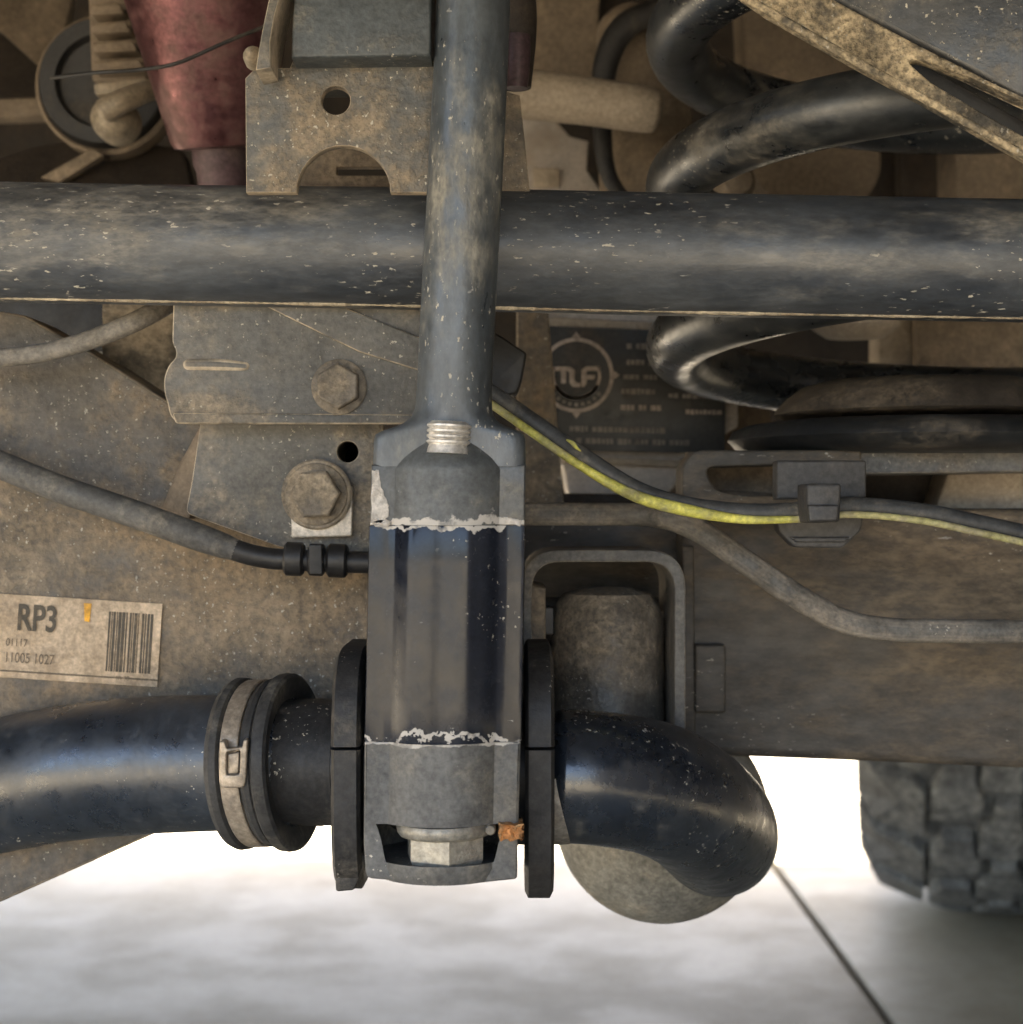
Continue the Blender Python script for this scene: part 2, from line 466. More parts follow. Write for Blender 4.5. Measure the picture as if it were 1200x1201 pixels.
# ------------------------------------------------------------------ setting: the concrete ground
def concrete():
    m = bpy.data.materials.new('stained concrete')
    m.use_nodes = True
    nt = m.node_tree; N, L = nt.nodes, nt.links
    b = N['Principled BSDF']
    tc = N.new('ShaderNodeTexCoord')
    def noise(sc, det, ro, off):
        q = N.new('ShaderNodeMapping'); q.inputs['Location'].default_value = off; L.new(tc.outputs['Object'], q.inputs[0])
        n = N.new('ShaderNodeTexNoise'); n.inputs['Scale'].default_value = sc; n.inputs['Detail'].default_value = det; n.inputs['Roughness'].default_value = ro
        L.new(q.outputs[0], n.inputs['Vector']); return n.outputs[0]
    def ramp(x, stops):
        r = N.new('ShaderNodeValToRGB'); e = r.color_ramp.elements
        e[0].position, e[0].color = stops[0][0], (*stops[0][1], 1)
        e[1].position, e[1].color = stops[-1][0], (*stops[-1][1], 1)
        for p, c in stops[1:-1]:
            q = e.new(p); q.color = (*c, 1)
        L.new(x, r.inputs[0]); return r.outputs[0]
    def mixm(f, a, c):
        r = N.new('ShaderNodeMix'); r.data_type = 'RGBA'; r.blend_type = 'MULTIPLY'; r.inputs[0].default_value = f
        L.new(a, r.inputs[6]); L.new(c, r.inputs[7]); return r.outputs[2]
    c = ramp(noise(4.2, 7, .62, (1.3, .4, 0)), [(.34, (.29, .252, .178)), (.46, (.335, .297, .216)), (.56, (.355, .317, .234)), (.68, (.395, .355, .268))])
    c = mixm(.4, c, ramp(noise(34, 8, .72, (4, 0, 0)), [(.34, (.62, .6, .56)), (.6, (1, 1, 1))]))
    c = mixm(.5, c, ramp(noise(220, 4, .7, (0, 3, 0)), [(.3, (.7, .7, .7)), (.6, (1, 1, 1))]))
    L.new(c, b.inputs['Base Color'])
    r = N.new('ShaderNodeMapRange'); r.interpolation_type = 'SMOOTHSTEP'
    r.inputs[1].default_value, r.inputs[2].default_value, r.inputs[3].default_value, r.inputs[4].default_value = .40, .60, .56, .66
    L.new(noise(5.5, 5, .6, (.2, 7.4, 0)), r.inputs[0]); L.new(r.outputs[0], b.inputs['Roughness'])
    b.inputs['Specular IOR Level'].default_value = .3
    bp = N.new('ShaderNodeBump'); bp.inputs['Strength'].default_value = .25; bp.inputs['Distance'].default_value = .002
    L.new(noise(120, 6, .7, (0, 0, 2)), bp.inputs['Height']); L.new(bp.outputs[0], b.inputs['Normal'])
    return m
M['concrete'] = concrete()
M['joint'] = material('dark joint soil', (.035, .035, .02), .9, 0, .4, (.06, .06, .03), 40)

g = box('ground', (-90, -90, -.14), (90, 90, -.02), M['joint'])
g['kind'] = 'structure'
def slab(x0, x1, y0, y1):
    o = box('slab', (x0, y0, -.03), (x1, y1, 0), M['concrete'], None, .004)
    o.parent = g
    return o
JX = .372
xs = [-60, -2.63, JX - .006, JX + .006, 3.37, 60]
ys = [-60, -.9, 4.2, 60]
for (a, b_) in ((-60, -2.64), (-2.628, JX - .005), (JX + .005, 3.37), (3.382, 60)):
    for (c, e) in ((-60, -1.806), (-1.794, 5.594), (5.606, 60)):
        slab(a, b_, c, e)

# ------------------------------------------------------------------ firewall behind the parts, plus added panels that shape the light
body = thing('vehicle_underbody', 'dark brown firewall behind the parts, with added unseen panels shaping the light around them', 'underbody', (0, 1.35, .45))
box('overhead_shade_panel', (-1.0, -.22, .97), (1.0, 2.93, 1.01), M['darkbrown'], body, .004)  # unseen panel added overhead so its shadow covers the near ground
box('firewall', (-.95, 1.34, .46), (.95, 1.40, .97), M['darkbrown'], body, .006)
box('front_light_baffle', (-.95, -.26, .81), (.95, -.19, .9695), M['darkbrown'], body, .01)  # unseen baffle added to cut high sky light from the front
box('rear_light_block', (-.96, 1.75, .55), (.36, 2.75, .59), M['darkbrown'], body, .01)  # unseen panel added to hold back bright light from the rear
box('rear_light_block_side', (.33, 1.75, .591), (.36, 2.75, .9695), M['darkbrown'], body, .008)  # side of the added rear light block, out of view
for x in (-1.0, .97):
    box('side_light_block', (x, .25, .40), (x + .03, 2.93, .9698), M['darkbrown'], body, .01)  # unseen panels added at both sides to darken the ground between
for x in (-.6, -.36, .02, .3, .62):
    box('stiffening_rib', (x, 1.315, .47), (x + .05, 1.3405, .968), M['darkbrown'], body, .006)
for x in (-.9, .86):
    box('side_rail', (x, .6, .90), (x + .04, 2.9, .9695), M['darkbrown'], body, .006)

o = box('light_block_wall', (1.3, -3.4, 0), (1.42, 3.2, 2.4), M['wall'], None, .01)  # made-up wall that cuts light and reflections from the right
tag(o, 'plain dark wall added right of the vehicle to block light, outside the view', 'wall')

# ------------------------------------------------------------------ background parts, upper left
t = thing('folded_panel', 'greenish tan folded panel in the upper left corner', 'panel', P(30, 60, 1.05))
prism('panel_face', [(-60, -40), (92, -40), (64, 94), (0, 36), (-60, -10)], 1.05, .012, M['tan'], t, 2, gx=.04)
prism('panel_fold', [(-60, -8), (0, 38), (64, 96), (70, 118), (-60, 112)], 1.07, .012, M['darkbrown'], t, 2, gy=-.04)
o = prism('cross_brace', [(-60, 118), (100, 112), (100, 134), (-60, 140)], 1.04, .02, M['tan'], None, 3)
tag(o, 'brown horizontal brace strip at the left edge above the tie rod', 'brace')
o = prism('splash_shield', roundpoly([(-60, 205), (40, 172), (120, 160), (215, 175), (230, 240), (-60, 240)], 12), .98, .02, M['darkbrown'], None, 3, gy=-.05)
tag(o, 'dark brown curved shield just above the left end of the horizontal tube', 'shield')
o = prism('skid_strip', [(48, 208), (108, 174), (122, 182), (70, 214)], .96, .01, M['tan'], None, 2)
tag(o, 'short tan slanted strip lying on the dark shield at left', 'strip')

t = thing('steering_knuckle', 'dark round knuckle with ribbed arm behind the cream ball joint', 'knuckle', P(130, 150, .95))
hd_ = lathe('hub_disc', P(132, 108, .99), (0, -1, 0), [(0, s(80, .95)), (.02, s(80, .95)), (.026, s(74, .95)), (.026, s(56, .95)), (.02, s(52, .95)), (.02, 0)], M['black'], t)
lathe('hub_rim', P(132, 108, .985), (0, -1, 0), [(0, s(84, .95)), (.016, s(84, .95)), (.018, s(80, .95)), (.016, s(77, .95)), (0, s(77, .95))], M['tan'], hd_)
ra_ = prism('ribbed_arm', roundpoly([(103, -30), (142, -30), (176, 78), (170, 98), (108, 96)], 6), .93, .03, M['tan'], t, 3)
for k, y in enumerate((6, 28, 50, 72)):
    prism('rib', roundpoly([(104 + k * 1.5, y), (140 + k * 8, y - 3), (146 + k * 8, y + 9), (105 + k * 1.5, y + 12)], 4), .915, .016, M['tan'], ra_, 3)
t = thing('ball_joint', 'cream greasy ball joint stud on the dark knuckle at upper left', 'ball joint', P(132, 160, .9))
bm = bmesh.new()
lathe_bm(bm, P(134, 140, .915), (-.15, -1, .1), [(-.01, s(27, .9)), (0, s(27, .9)), (.006, s(24, .9)), (.009, s(18, .9)), (.012, s(10, .9)), (.013, 0)], 28)
from_bm('boot_cap', bm, M['cream'], t)
tube('stud', [(124, 130, .895, 15), (142, 120, .895, 14), (176, 106, .91, 13)], M['cream'], t, 18, dome=.6)
prism('retainer_tab', roundpoly([(110, 98), (172, 92), (174, 106), (112, 112)], 4), .905, .008, M['cream'], t, 2)

t = thing('steering_damper', 'pinkish copper metallic cylinder hanging at upper left', 'damper', P(250, 215, .85))
ax = (P(262, 170, .85) - P(238, -60, .83)).normalized()
a, b_ = P(238, -60, .83), P(261, 172, .85)
ln = (b_ - a).length
lathe('cylinder', a, ax, [(0, s(107, .84)), (ln * .45, s(86, .84)), (ln * .97, s(61, .84)), (ln, s(57, .84)), (ln + .001, s(40, .84))], M['red'], t, 56)
lathe('end_cap', b_ - ax * .004, ax, [(0, s(36, .85)), (.012, s(36, .85)), (.016, s(33, .85)), (.05, s(32, .85))], M['purple'], t)
o = tube('thin_cable', [(60, 92, .78, 2.4), (110, 86, .77, 2.4), (165, 82, .765, 2.4), (210, 74, .76, 2.4), (265, 50, .76, 2.4), (330, 24, .77, 2.4)], M['black'], None, 8)
tag(o, 'thin dark cable stretched across the pinkish copper cylinder', 'cable')

# ------------------------------------------------------------------ upper bracket
t = thing('mount_bracket', 'dusty grey steel bracket with a round hole and a half round cutout', 'bracket', P(400, 222, .62))
notch = circle(403, 226, 55, 18, 180, 360)
prism('bracket_plate', [(289, 226), (288, 92), (296, 84), (300, 80), (340, 80), (346, 67), (462, 65), (472, 72), (520, 72), (520, 226)] + [(x, y) for x, y in notch[::-1]],
      .62, .006, M['bracket'], t, 1.6, holes=[circle(394, 118, 17, 24)])
prism('rear_web', [(300, 200), (330, 160), (500, 160), (500, 208), (300, 260)], .69, .006, M['tan'], t, 1.6, holes=[rect(395, 196, 460, 206, 3)])
prism('side_web', [(570, 100), (610, 112), (616, 170), (623, 240), (570, 240)], .66, .02, M['brown'], t, 2)
prism('clamp_strap', [(322, -30), (336, -30), (322, 20), (317, 50), (318, 80), (300, 83), (303, 62), (309, 30)], .60, .03, M['plate'], t, 2)
o = prism('bump_stop_box', [(348, -30), (506, -30), (505, 66), (342, 68), (343, 30)], .605, .06, M['boxblue'], None, 4)
tag(o, 'blue grey steel box sitting on top of the dusty mount bracket', 'box')
o = lathe('grease_lump', P(297, 66, .612), (0, -1, 0), [(-.006, s(13, .61)), (0, s(12, .61)), (.004, s(8, .61)), (.006, 0)], M['cream'], None, 14)
tag(o, 'small cream grease lump at the left shoulder of the mount bracket', 'lump')
t = thing('hose_sleeve', 'dark purplish sleeve beside the top of the vertical rod', 'sleeve', P(606, 110, .7))
tube('sleeve_body', [(600, -30, .72, 26), (604, 30, .72, 26), (606, 104, .72, 17)], M['darkbrown'], t, 20)
tube('sleeve_collar', [(608, 42, .705, 14), (607, 70, .705, 15), (606, 104, .705, 13)], M['purple'], t, 20)

# ------------------------------------------------------------------ background parts, upper middle
o = prism('flat_sheet', [(612, -60), (705, -60), (700, 92), (612, 90)], 1.12, .02, M['tan'], None, 3)
tag(o, 'brown flat panel behind the top of the vertical rod', 'panel')
t = thing('drag_link', 'pale tan thick rod end pointing right beside the vertical rod', 'rod', P(690, 150, .95))
tube('rod_end', [(590, 108, .93, 30), (680, 118, .93, 28), (750, 128, .93, 27), (768, 131, .93, 25)], M['tanpale'], t, 28, dome=.35)
t = thing('heat_shield', 'pale grey heat shield patch under the thick tan rod', 'shield', P(660, 240, 1.1))
prism('shield_sheet', [(606, 138), (652, 142), (668, 160), (690, 166), (688, 200), (706, 226), (760, 240), (612, 240)], 1.10, .006, M['white'], t, 1.5)
prism('shield_step', roundpoly([(625, 197), (656, 197), (656, 219), (625, 219)], 3), 1.095, .006, M['tanpale'], t, 1.5)
o = tube('bushing_column', [(742, 40, 1.04, 44), (752, 90, 1.04, 52), (760, 200, 1.04, 58), (770, 330, 1.04, 58)], M['tan'], None, 28, dome=.8)
tag(o, 'brown rounded column behind the left side of the coil spring', 'column')
o = tube('black_bracket_arm', [(780, 10, 1.0, 14), (735, 30, 1.0, 16), (712, 70, 1.0, 15), (706, 130, 1.0, 12), (712, 200, 1.0, 10), (735, 240, 1.0, 9)], M['black'], None, 16, flat=.6)
tag(o, 'black curved arm wrapping the brown rounded column', 'arm')

# ------------------------------------------------------------------ right background behind the spring
o = prism('spring_tower', roundpoly([(868, -60), (1034, -60), (1034, 205), (1015, 236), (905, 236), (880, 205)], 14), 1.06, .05, M['tan'], None, 6)
tag(o, 'tan box shaped tower seen through the coil spring', 'tower')
o = prism('rear_upright', [(1118, -60), (1290, -60), (1290, 250), (1122, 250)], 1.06, .05, M['tan'], None, 4)
tag(o, 'tan upright panel at the right edge behind the coil spring', 'panel')
o = lathe('bump_stop', P(864, 214, .98), (0, -1, 0), [(-.02, s(24, .98)), (0, s(22, .98)), (.006, s(16, .98)), (.008, 0)], M['tan'], None, 20)
tag(o, 'small tan knob just left of the tower inside the spring', 'knob')
t = thing('axle_pad', 'pale tan stepped panel below the horizontal tube inside the spring', 'panel', P(1100, 440, 1.0))
prism('pad_face', [(1030, 350), (1300, 350), (1300, 500), (1030, 500)], 1.02, .03, M['tanpale'], t, 4)
prism('pad_edge', [(1076, 350), (1300, 350), (1300, 500), (1076, 500)], 1.0, .015, M['tan'], t, 3)
o = lathe('bump_cup', P(1002, 372, .96), (0, 0, 1), [(-s(26, .96), s(10, .96)), (-s(24, .96), s(34, .96)), (-s(12, .96), s(52, .96)), (s(30, .96), s(56, .96))], M['tanpale'], None, 32)
tag(o, 'pale tan round cup just under the horizontal tube inside the spring', 'cup')
o = prism('shock_tower_post', [(842, 430), (905, 430), (905, 560), (842, 560)], .98, .03, M['tan'], None, 4)
tag(o, 'tan post right of the black label with the circle emblem', 'post')

# ------------------------------------------------------------------ label with round emblem
t = thing('damper_body', 'off white damper body behind the black emblem label', 'damper', P(740, 584, .94))
prism('body_shell', roundpoly([(620, 340), (866, 340), (866, 500), (797, 540, 0), (796, 566, 14), (780, 582, 10), (666, 581, 8), (660, 545), (620, 545)], 4), .94, .05, M['white'], t, 4)
prism('top_rib', [(630, 371), (768, 378), (768, 390), (630, 384)], .932, .008, M['tanpale'], t, 2)
prism('lower_rib', [(660, 534), (806, 540), (806, 548), (660, 543)], .932, .008, M['tanpale'], t, 2)
lb = thing('emblem_label', 'black label with a round compass emblem and rows of faded text', 'label', P(745, 535, .93))
LD = .928
prism('label_sheet', [(634, 382), (852, 391), (850, 532), (640, 528)], LD, .002, M['blacklabel'], lb, .4)
PD = LD - .0006
def pr(name, outl, mat='print', holes=(), parent=None):
    return prism(name, outl, PD, .0005, M[mat], parent or lb, 0.1, holes=holes)
EX, EY = 676, 440
er_ = pr('emblem_ring', circle(EX, EY, 44, 40), holes=[circle(EX, EY, 39.5, 40)])
pr('emblem_inner_ring', circle(EX, EY, 29, 40, -20, 200) + circle(EX, EY, 25.5, 40, 200, -20))
pr('emblem_inner_ring', circle(EX, EY, 29, 20, 25, 155) + circle(EX, EY, 25.5, 20, 155, 25))
for a in (0, 90, 270):
    ca, sa = math.cos(R(a)), math.sin(R(a))
    pr('compass_point', [(EX + 44.2 * ca + 5 * sa, EY + 44.2 * sa - 5 * ca), (EX + 51 * ca, EY + 51 * sa), (EX + 44.2 * ca - 5 * sa, EY + 44.2 * sa + 5 * ca)], parent=er_)
pr('monogram_letter', roundpoly([(648, 430), (668, 430), (674, 434), (674, 446), (677, 449), (681, 449), (681, 454), (672, 454), (668, 449), (668, 436), (665, 435), (664, 435), (664, 450), (658, 450), (658, 435), (648, 435)], 1.5))
pr('monogram_letter', roundpoly([(682, 454), (682, 434), (687, 430), (705, 430), (702, 435), (688, 435), (688, 440), (699, 440), (697, 445), (688, 445), (688, 450), (685, 454)], 1.2))
for k in range(9):
    a = 140 - k * 12.5
    cx_, cy_ = EX + 34.5 * math.cos(R(a)), EY + 34.5 * math.sin(R(a))
    ca, sa = math.cos(R(a)), math.sin(R(a))
    pr('emblem_letter', [(cx_ + 2.2 * ca + 2 * sa, cy_ + 2.2 * sa - 2 * ca), (cx_ + 2.2 * ca - 2 * sa, cy_ + 2.2 * sa + 2 * ca), (cx_ - 2.2 * ca - 2 * sa, cy_ - 2.2 * sa + 2 * ca), (cx_ - 2.2 * ca + 2 * sa, cy_ - 2.2 * sa - 2 * ca)], 'print2')
def textrow(x0, x1, y, h, mat, slope=.02):
    x = x0
    while x < x1:
        w = random.choice((4, 5, 6, 3.5))
        if random.random() < .12: x += 4
        yy = y + (x - x0) * slope
        hh = h * random.uniform(.75, 1)
        o = pr('text_mark', [(x, yy - hh / 2), (x + w, yy - hh / 2), (x + w, yy + hh / 2), (x, yy + hh / 2)], mat)
        x += w + 1.2
for (x0, x1, y, h, mt) in ((735, 768, 406, 7, 'print2'), (735, 757, 425, 7, 'print2'), (731, 768, 442, 6, 'print2'), (729, 768, 459, 7, 'print2'),
                           (728, 776, 478, 7, 'print'), (784, 846, 464, 6, 'print2'), (804, 846, 483, 6, 'print'), (668, 774, 503, 7, 'print2'), (676, 806, 517, 7, 'print2')):
    textrow(x0, x1, y, h, mt)
o = prism('upright_post', [(606, 350), (642, 350), (650, 450), (662, 600), (606, 600)], .87, .03, M['brown'], None, 3)
tag(o, 'brown dusty upright post left of the black emblem label', 'post')
o = prism('lower_shelf', [(606, 578), (810, 580), (810, 660), (606, 660)], .90, .03, M['darkbrown'], None, 3)
tag(o, 'dark brown shelf under the off white damper body', 'shelf')
o = prism('strap_end', roundpoly([(560, 380), (584, 392), (618, 414), (612, 446), (606, 462), (560, 470)], 4), .74, .02, M['black'], None, 3)
tag(o, 'dark strap end sticking out right of the vertical rod', 'strap')

# ------------------------------------------------------------------ left frame
BD = .72
fl = thing('frame_member', 'dusty brown frame member filling the left side behind the sway bar', 'frame', P(200, 980, BD))
prism('frame_face', [(-60, 355), (30, 370), (115, 418), (190, 466), (250, 503), (455, 503), (455, 640), (640, 690), (640, 935), (340, 955), (190, 974), (-60, 1085)], BD, .05, M['brown'], fl, 5, holes=[circle(410, 533, 18, 20)])
prism('hole_shade_sheet', [(370, 500), (450, 500), (450, 570), (370, 570)], .772, .004, M['holeshade'], fl, 1)  # black sheet added behind the hole to paint its shade
prism('seam_flange', roundpoly([(188, 600), (210, 545), (236, 497), (256, 497), (236, 560), (222, 610)], 6), .705, .02, M['tan'], fl, 4, gx=-.02)
o = prism('gusset_plate', roundpoly([(236, 490), (450, 490), (450, 668), (330, 642), (218, 602), (226, 560)], 8), .695, .006, M['plate'], None, 2, holes=[circle(408, 530, 12.5, 22)])
tag(o, 'dusty grey gusset plate with a small black hole and lower hex bolt', 'plate')
o = prism('inner_gusset', [(120, 350), (215, 350), (215, 470), (190, 462), (120, 418)], .76, .01, M['plate'], None, 2, gy=.03)
tag(o, 'grey web plate behind the pale curved hose at left', 'plate')
o = prism('tube_gap_shade', [(-60, 340), (220, 340), (220, 420), (-60, 400)], .86, .02, M['black'], None, 2)  # black sheet painting the shade of an open gap
tag(o, 'black sheet for the shade in the gap under the left end of the horizontal tube', 'shade sheet')

# stamped bracket H with bolt
HD = .675
st = thing('stamped_bracket', 'stamped grey bracket with notched left edge under the horizontal tube', 'bracket', P(340, 498, HD))
sp_ = prism('stamped_plate', roundpoly([(204, 335), (500, 335), (500, 497), (208, 497, 8), (199, 486, 6), (197, 474, 4), (193, 462, 6), (192, 444, 8), (198, 428, 6), (206, 420, 6), (207, 412, 5), (202, 402, 8)], 3), HD, .007, M['plate'], st, 3)
tube('pressed_bead', [(222, 428, HD + .001, 7), (255, 428, HD + .001, 7.5), (288, 430, HD + .001, 6)], M['plate'], sp_, 16, dome=1.0)
prism('bottom_lip', roundpoly([(202, 484), (500, 486), (500, 497.5), (206, 497)], 4), HD - .0012, .004, M['plate'], sp_, 3)
prism('folded_strap', [(262, 335), (340, 335), (500, 399), (500, 437), (420, 412)], HD - .003, .006, M['plate'], st, 2)

def hexbolt(name, px, py, d, r, mat, label, rot=10, washer=1.35, h=.45, group=None, two=False):
    b_ = thing(name, label, 'bolt', P(px, py, d), group)
    R_ = s(r, d)
    wprof = [(0, R_ * washer), (R_ * .10, R_ * washer), (R_ * .15, R_ * (washer - .08)), (R_ * .15, 0)]
    if two: wprof = [(0, R_ * washer), (R_ * .12, R_ * washer), (R_ * .17, R_ * (washer - .07)), (R_ * .17, R_ * 1.22), (R_ * .24, R_ * 1.2), (R_ * .30, R_ * 1.1), (R_ * .3, 0)]
    lathe('washer', P(px, py, d), (0, -1, 0), wprof, mat, b_, 36)
    base = R_ * (.3 if two else .15)
    bm = bmesh.new()
    rings = []
    for q, k in ((0, 1.0), (h, 1.0), (h + .07, .93), (h + .09, .86), (h + .055, .72), (h + .05, .0)):
        rings.append([bm.verts.new(P(px, py, d) + Vector((math.cos(R(60 * i + rot)) * R_ * max(k, .001), -(base + q * R_), math.sin(R(60 * i + rot)) * R_ * max(k, .001)))) for i in range(6)])
    for i in range(len(rings) - 1):
        for k in range(6):
            bm.faces.new((rings[i][k], rings[i][(k + 1) % 6], rings[i + 1][(k + 1) % 6], rings[i + 1][k]))
    from_bm('hex_head', bm, mat, b_, 28)
    return b_
hexbolt('hex_bolt', 398, 454, HD - .0005, 27, M['dustbolt'], 'dusty hex bolt on the stamped bracket, the upper of two', 30, 1.2, .42)
hexbolt('hex_bolt', 372, 580, .690, 30, M['dustbolt'], 'dusty hex bolt with wide washers above the pale metal tab', 4, 1.38, .5, two=True)
t = thing('hose_bracket', 'pale metal tab clamped under the lower hex bolt', 'bracket', P(377, 632, .69))
prism('tab', roundpoly([(341, 570), (414, 570), (413, 629), (342, 631)], 3), .6905, .004, M['alu'], t, 2)
t = thing('brake_hose', 'grey rubber hose running down left into a black crimped fitting', 'hose', P(300, 660, .68))
tube('hose_run', [(-60, 522, .70, 17), (0, 545, .695, 16.5), (70, 573, .69, 16.5), (150, 600, .685, 16.5), (225, 627, .68, 16.5), (262, 640, .68, 15), (285, 648, .68, 11)], M['hose'], t, 20)
tube('hose_end', [(262, 640, .68, 13), (300, 652, .68, 12.5), (345, 657, .68, 12.5), (445, 660, .68, 13)], M['black'], t, 20)
for (x0, x1, rr_) in ((334, 357, 20), (362, 381, 19), (384, 408, 20)):
    bm = bmesh.new()
    a, b_ = P(x0, 655 + (x0 - 334) * .04, .68), P(x1, 655 + (x1 - 334) * .04, .68)
    w = (b_ - a).length; q = s(rr_, .68)
    lathe_bm(bm, a, b_ - a, [(0, q * .85), (w * .12, q), (w * .88, q), (w, q * .85)], 28)
    from_bm('crimp_collar', bm, M['black'], t)
prism('retaining_clip', roundpoly([(362, 638), (378, 638), (379, 674), (363, 674)], 3), .6715, .003, M['rubber'], t, 2)
o = tube('breather_hose', [(-60, 424, .69, 11), (0, 420, .69, 11), (60, 412, .69, 11), (120, 394, .69, 11.5), (170, 372, .695, 12), (215, 345, .71, 12), (250, 318, .73, 12)], M['greyhose'], None, 20)
tag(o, 'pale grey hose curving up to the right under the left end of the tube', 'hose')

# sticker
tk = thing('part_sticker', 'tan paper sticker printed RP3 with a barcode on the frame', 'sticker', P(95, 806, BD))
SD = BD - .0052
def skew(pts):   # sticker is turned a little clockwise
    a = R(3.6)
    return [(191 + (x - 191) * math.cos(a) - (y - 708) * math.sin(a), 708 + (x - 191) * math.sin(a) + (y - 708) * math.cos(a)) for x, y in pts]
M_ = fl
prism('paper', skew([(-30, 708), (191, 708), (191, 806), (-30, 806)]), BD - .0012, .0012, M['sticker'], tk, .5)
SD = BD - .0015
def ink(name, pts, mat='ink'):
    return prism(name, skew(pts), SD, .0004, M[mat], tk, .05)
ink('border_line', [(-30, 797), (191, 797), (191, 799), (-30, 799)], 'inkpale')
x = 129.0
wds = [2, 1.2, 2.6, 1.2, 3, 3.4, 1.4, 2.2, 1.2, 3.2, 1.2, 2.4, 1.4, 2.4, 3, 2, 1.2]
gps = [1.3, 1.0, 1.4, 1.1, 1.0, 1.4, 2.6, 1.1, 1.2, 1.0, 3.4, 1.3, 1.5, 1.1, 3.0, 1.0, 1.0]
for w, gp in zip(wds, gps):
    if x > 180: break
    ink('barcode_bar', [(x, 721), (x + w, 721), (x + w, 791), (x, 791)], 'ink' if w > 1.3 else 'inkpale')
    x += w + gp
ink('marker_dash', [(99, 713), (108, 713), (107, 735), (101, 734)], 'orange')
def text(body_, px, py, hpx, d, mat, parent, sx=1.0, rot=0.0, name='lettering', bold=0.0):
    cu = bpy.data.curves.new('txt', 'FONT')
    cu.body = body_
    cu.offset = bold
    tmp = bpy.data.objects.new('tmp', cu); col.objects.link(tmp)
    dg = bpy.context.evaluated_depsgraph_get(); dg.update()
    me = bpy.data.meshes.new_from_object(tmp.evaluated_get(dg))
    bpy.data.objects.remove(tmp); bpy.data.curves.remove(cu)
    k = hpx / .70
    for v in me.vertices:
        x_, y_ = v.co.x * k * sx, -v.co.y * k
        x2 = x_ * math.cos(rot) - y_ * math.sin(rot); y2 = x_ * math.sin(rot) + y_ * math.cos(rot)
        v.co = P(px + x2, py + y2, d - .0003)
    me.name = name
    return finish(name, me, mat, parent)
text('RP3', 19, 738, 30, SD, M['ink'], tk, .70, R(3.6), bold=.022)
text('01117', 7, 757, 9, SD, M['inkpale'], tk, .8, R(3.6))
text('11005 1027', 5, 776, 12, SD, M['inkpale'], tk, .72, R(3.6))
text('4R 38', 135, 797, 5, SD, M['inkpale'], tk, 1.0, R(3.6))

# ------------------------------------------------------------------ right frame beam
KD = .775
fr = thing('axle_beam', 'dark brown dusty beam across the lower right above the tyre', 'beam', P(1000, 895, KD))
bf_ = prism('beam_face', [(800, 596), (1300, 596), (1300, 906), (1000, 893), (870, 888), (800, 884)], KD, .10, M['beam'], fr, 12)
prism('weld_pad', roundpoly(rect(815, 756, 851, 836), 4), KD - .006, .012, M['beam'], bf_, 3)
prism('weld_strip', [(800, 640), (814, 640), (816, 862), (800, 862)], KD - .004, .01, M['beam'], bf_, 3)
o = prism('bushing_shade_sheet', [(606, 610), (815, 610), (815, 900), (606, 900)], .82, .02, M['black'], None, 2)  # black sheet put in for the shaded interior of the bracket
tag(o, 'black sheet for the shade deep inside the arched bracket', 'plate')
o = prism('arch_header', [(606, 612), (812, 612), (812, 700), (606, 700)], .80, .012, M['beam'], None, 2)
tag(o, 'brown header strip above the arched bracket', 'strip')
U = roundpoly([(612, 900, 0), (612, 645, 46), (804, 645, 46), (804, 900, 0), (791, 900, 0), (791, 659, 34), (624, 659, 34), (624, 900, 0)], 40, 8)
o = prism('arched_bracket', U, .705, .075, M['greymetal'], None, 2)
tag(o, 'grey arched steel strap bracket around the vertical bushing cylinder', 'bracket')
t = thing('control_arm_bushing', 'worn tan bushing cylinder standing inside the arched bracket', 'bushing', P(712, 850, .745))
bt = P(712, 688, .745)
lathe('bushing_sleeve', bt, (0, 0, -1), [(0, 0), (.0005, s(30, .74)), (.003, s(52, .74)), (.008, s(62, .74)), (.016, s(66, .74)), (.09, s(68, .74))], M['bushing'], t, 48)
tube('outer_shell', [(722, 716, .768, 66), (724, 780, .768, 66), (724, 880, .768, 66)], M['brown'], t, 32)
prism('bolt_tab', rect(622, 712, 650, 745, 3), .735, .01, M['black'], t, 2)

t = thing('spring_perch', 'brown looped spring perch rail above the beam at right', 'perch', P(1000, 590, .74))
prism('perch_rail', roundpoly([(1004, 528), (1300, 526), (1300, 552), (1004, 556)], 3), .745, .04, M['greymetal'], t, 3)
prism('perch_loop', roundpoly([(800, 610, 0), (800, 545, 22), (815, 528, 14), (1010, 528, 0), (1010, 612, 0)], 20), .74, .03, M['beam'], t, 3,
      holes=[roundpoly([(826, 548, 12), (1000, 543, 4), (1000, 578, 4), (880, 582, 10), (838, 576, 14)], 10)])
prism('perch_floor', [(812, 572), (905, 578), (905, 604), (812, 604)], .765, .03, M['tan'], t, 3, gy=-.05)
prism('perch_back', [(806, 530), (1005, 530), (1005, 600), (806, 600)], .785, .01, M['tan'], t, 2)
o = prism('perch_gusset', roundpoly([(1112, 554), (1300, 546), (1300, 604), (1094, 604)], 5), .80, .03, M['tanpale'], None, 5, gx=-.01)
tag(o, 'pale tan gusset under the perch rail at the right edge', 'gusset')
o = prism('perch_gap_shade', [(1000, 545), (1150, 545), (1150, 610), (1000, 610)], .84, .02, M['darkbrown'], None, 2)  # dark filler sheet standing in for shade below the rail
tag(o, 'dark brown sheet for the shade in the gap under the perch rail', 'shade sheet')

# brake line
o = tube('brake_line', [(590, 603, .70, 13.5), (690, 603, .70, 13.5), (765, 605, .70, 13.5), (815, 620, .70, 14), (870, 656, .70, 14.5), (930, 697, .70, 15), (985, 727, .70, 14.5), (1040, 738, .70, 14), (1120, 740, .70, 14), (1300, 742, .70, 14)], M['greymetal'], None, 20)
tag(o, 'grey dusty tube stepping down to the right across the beam', 'tube')

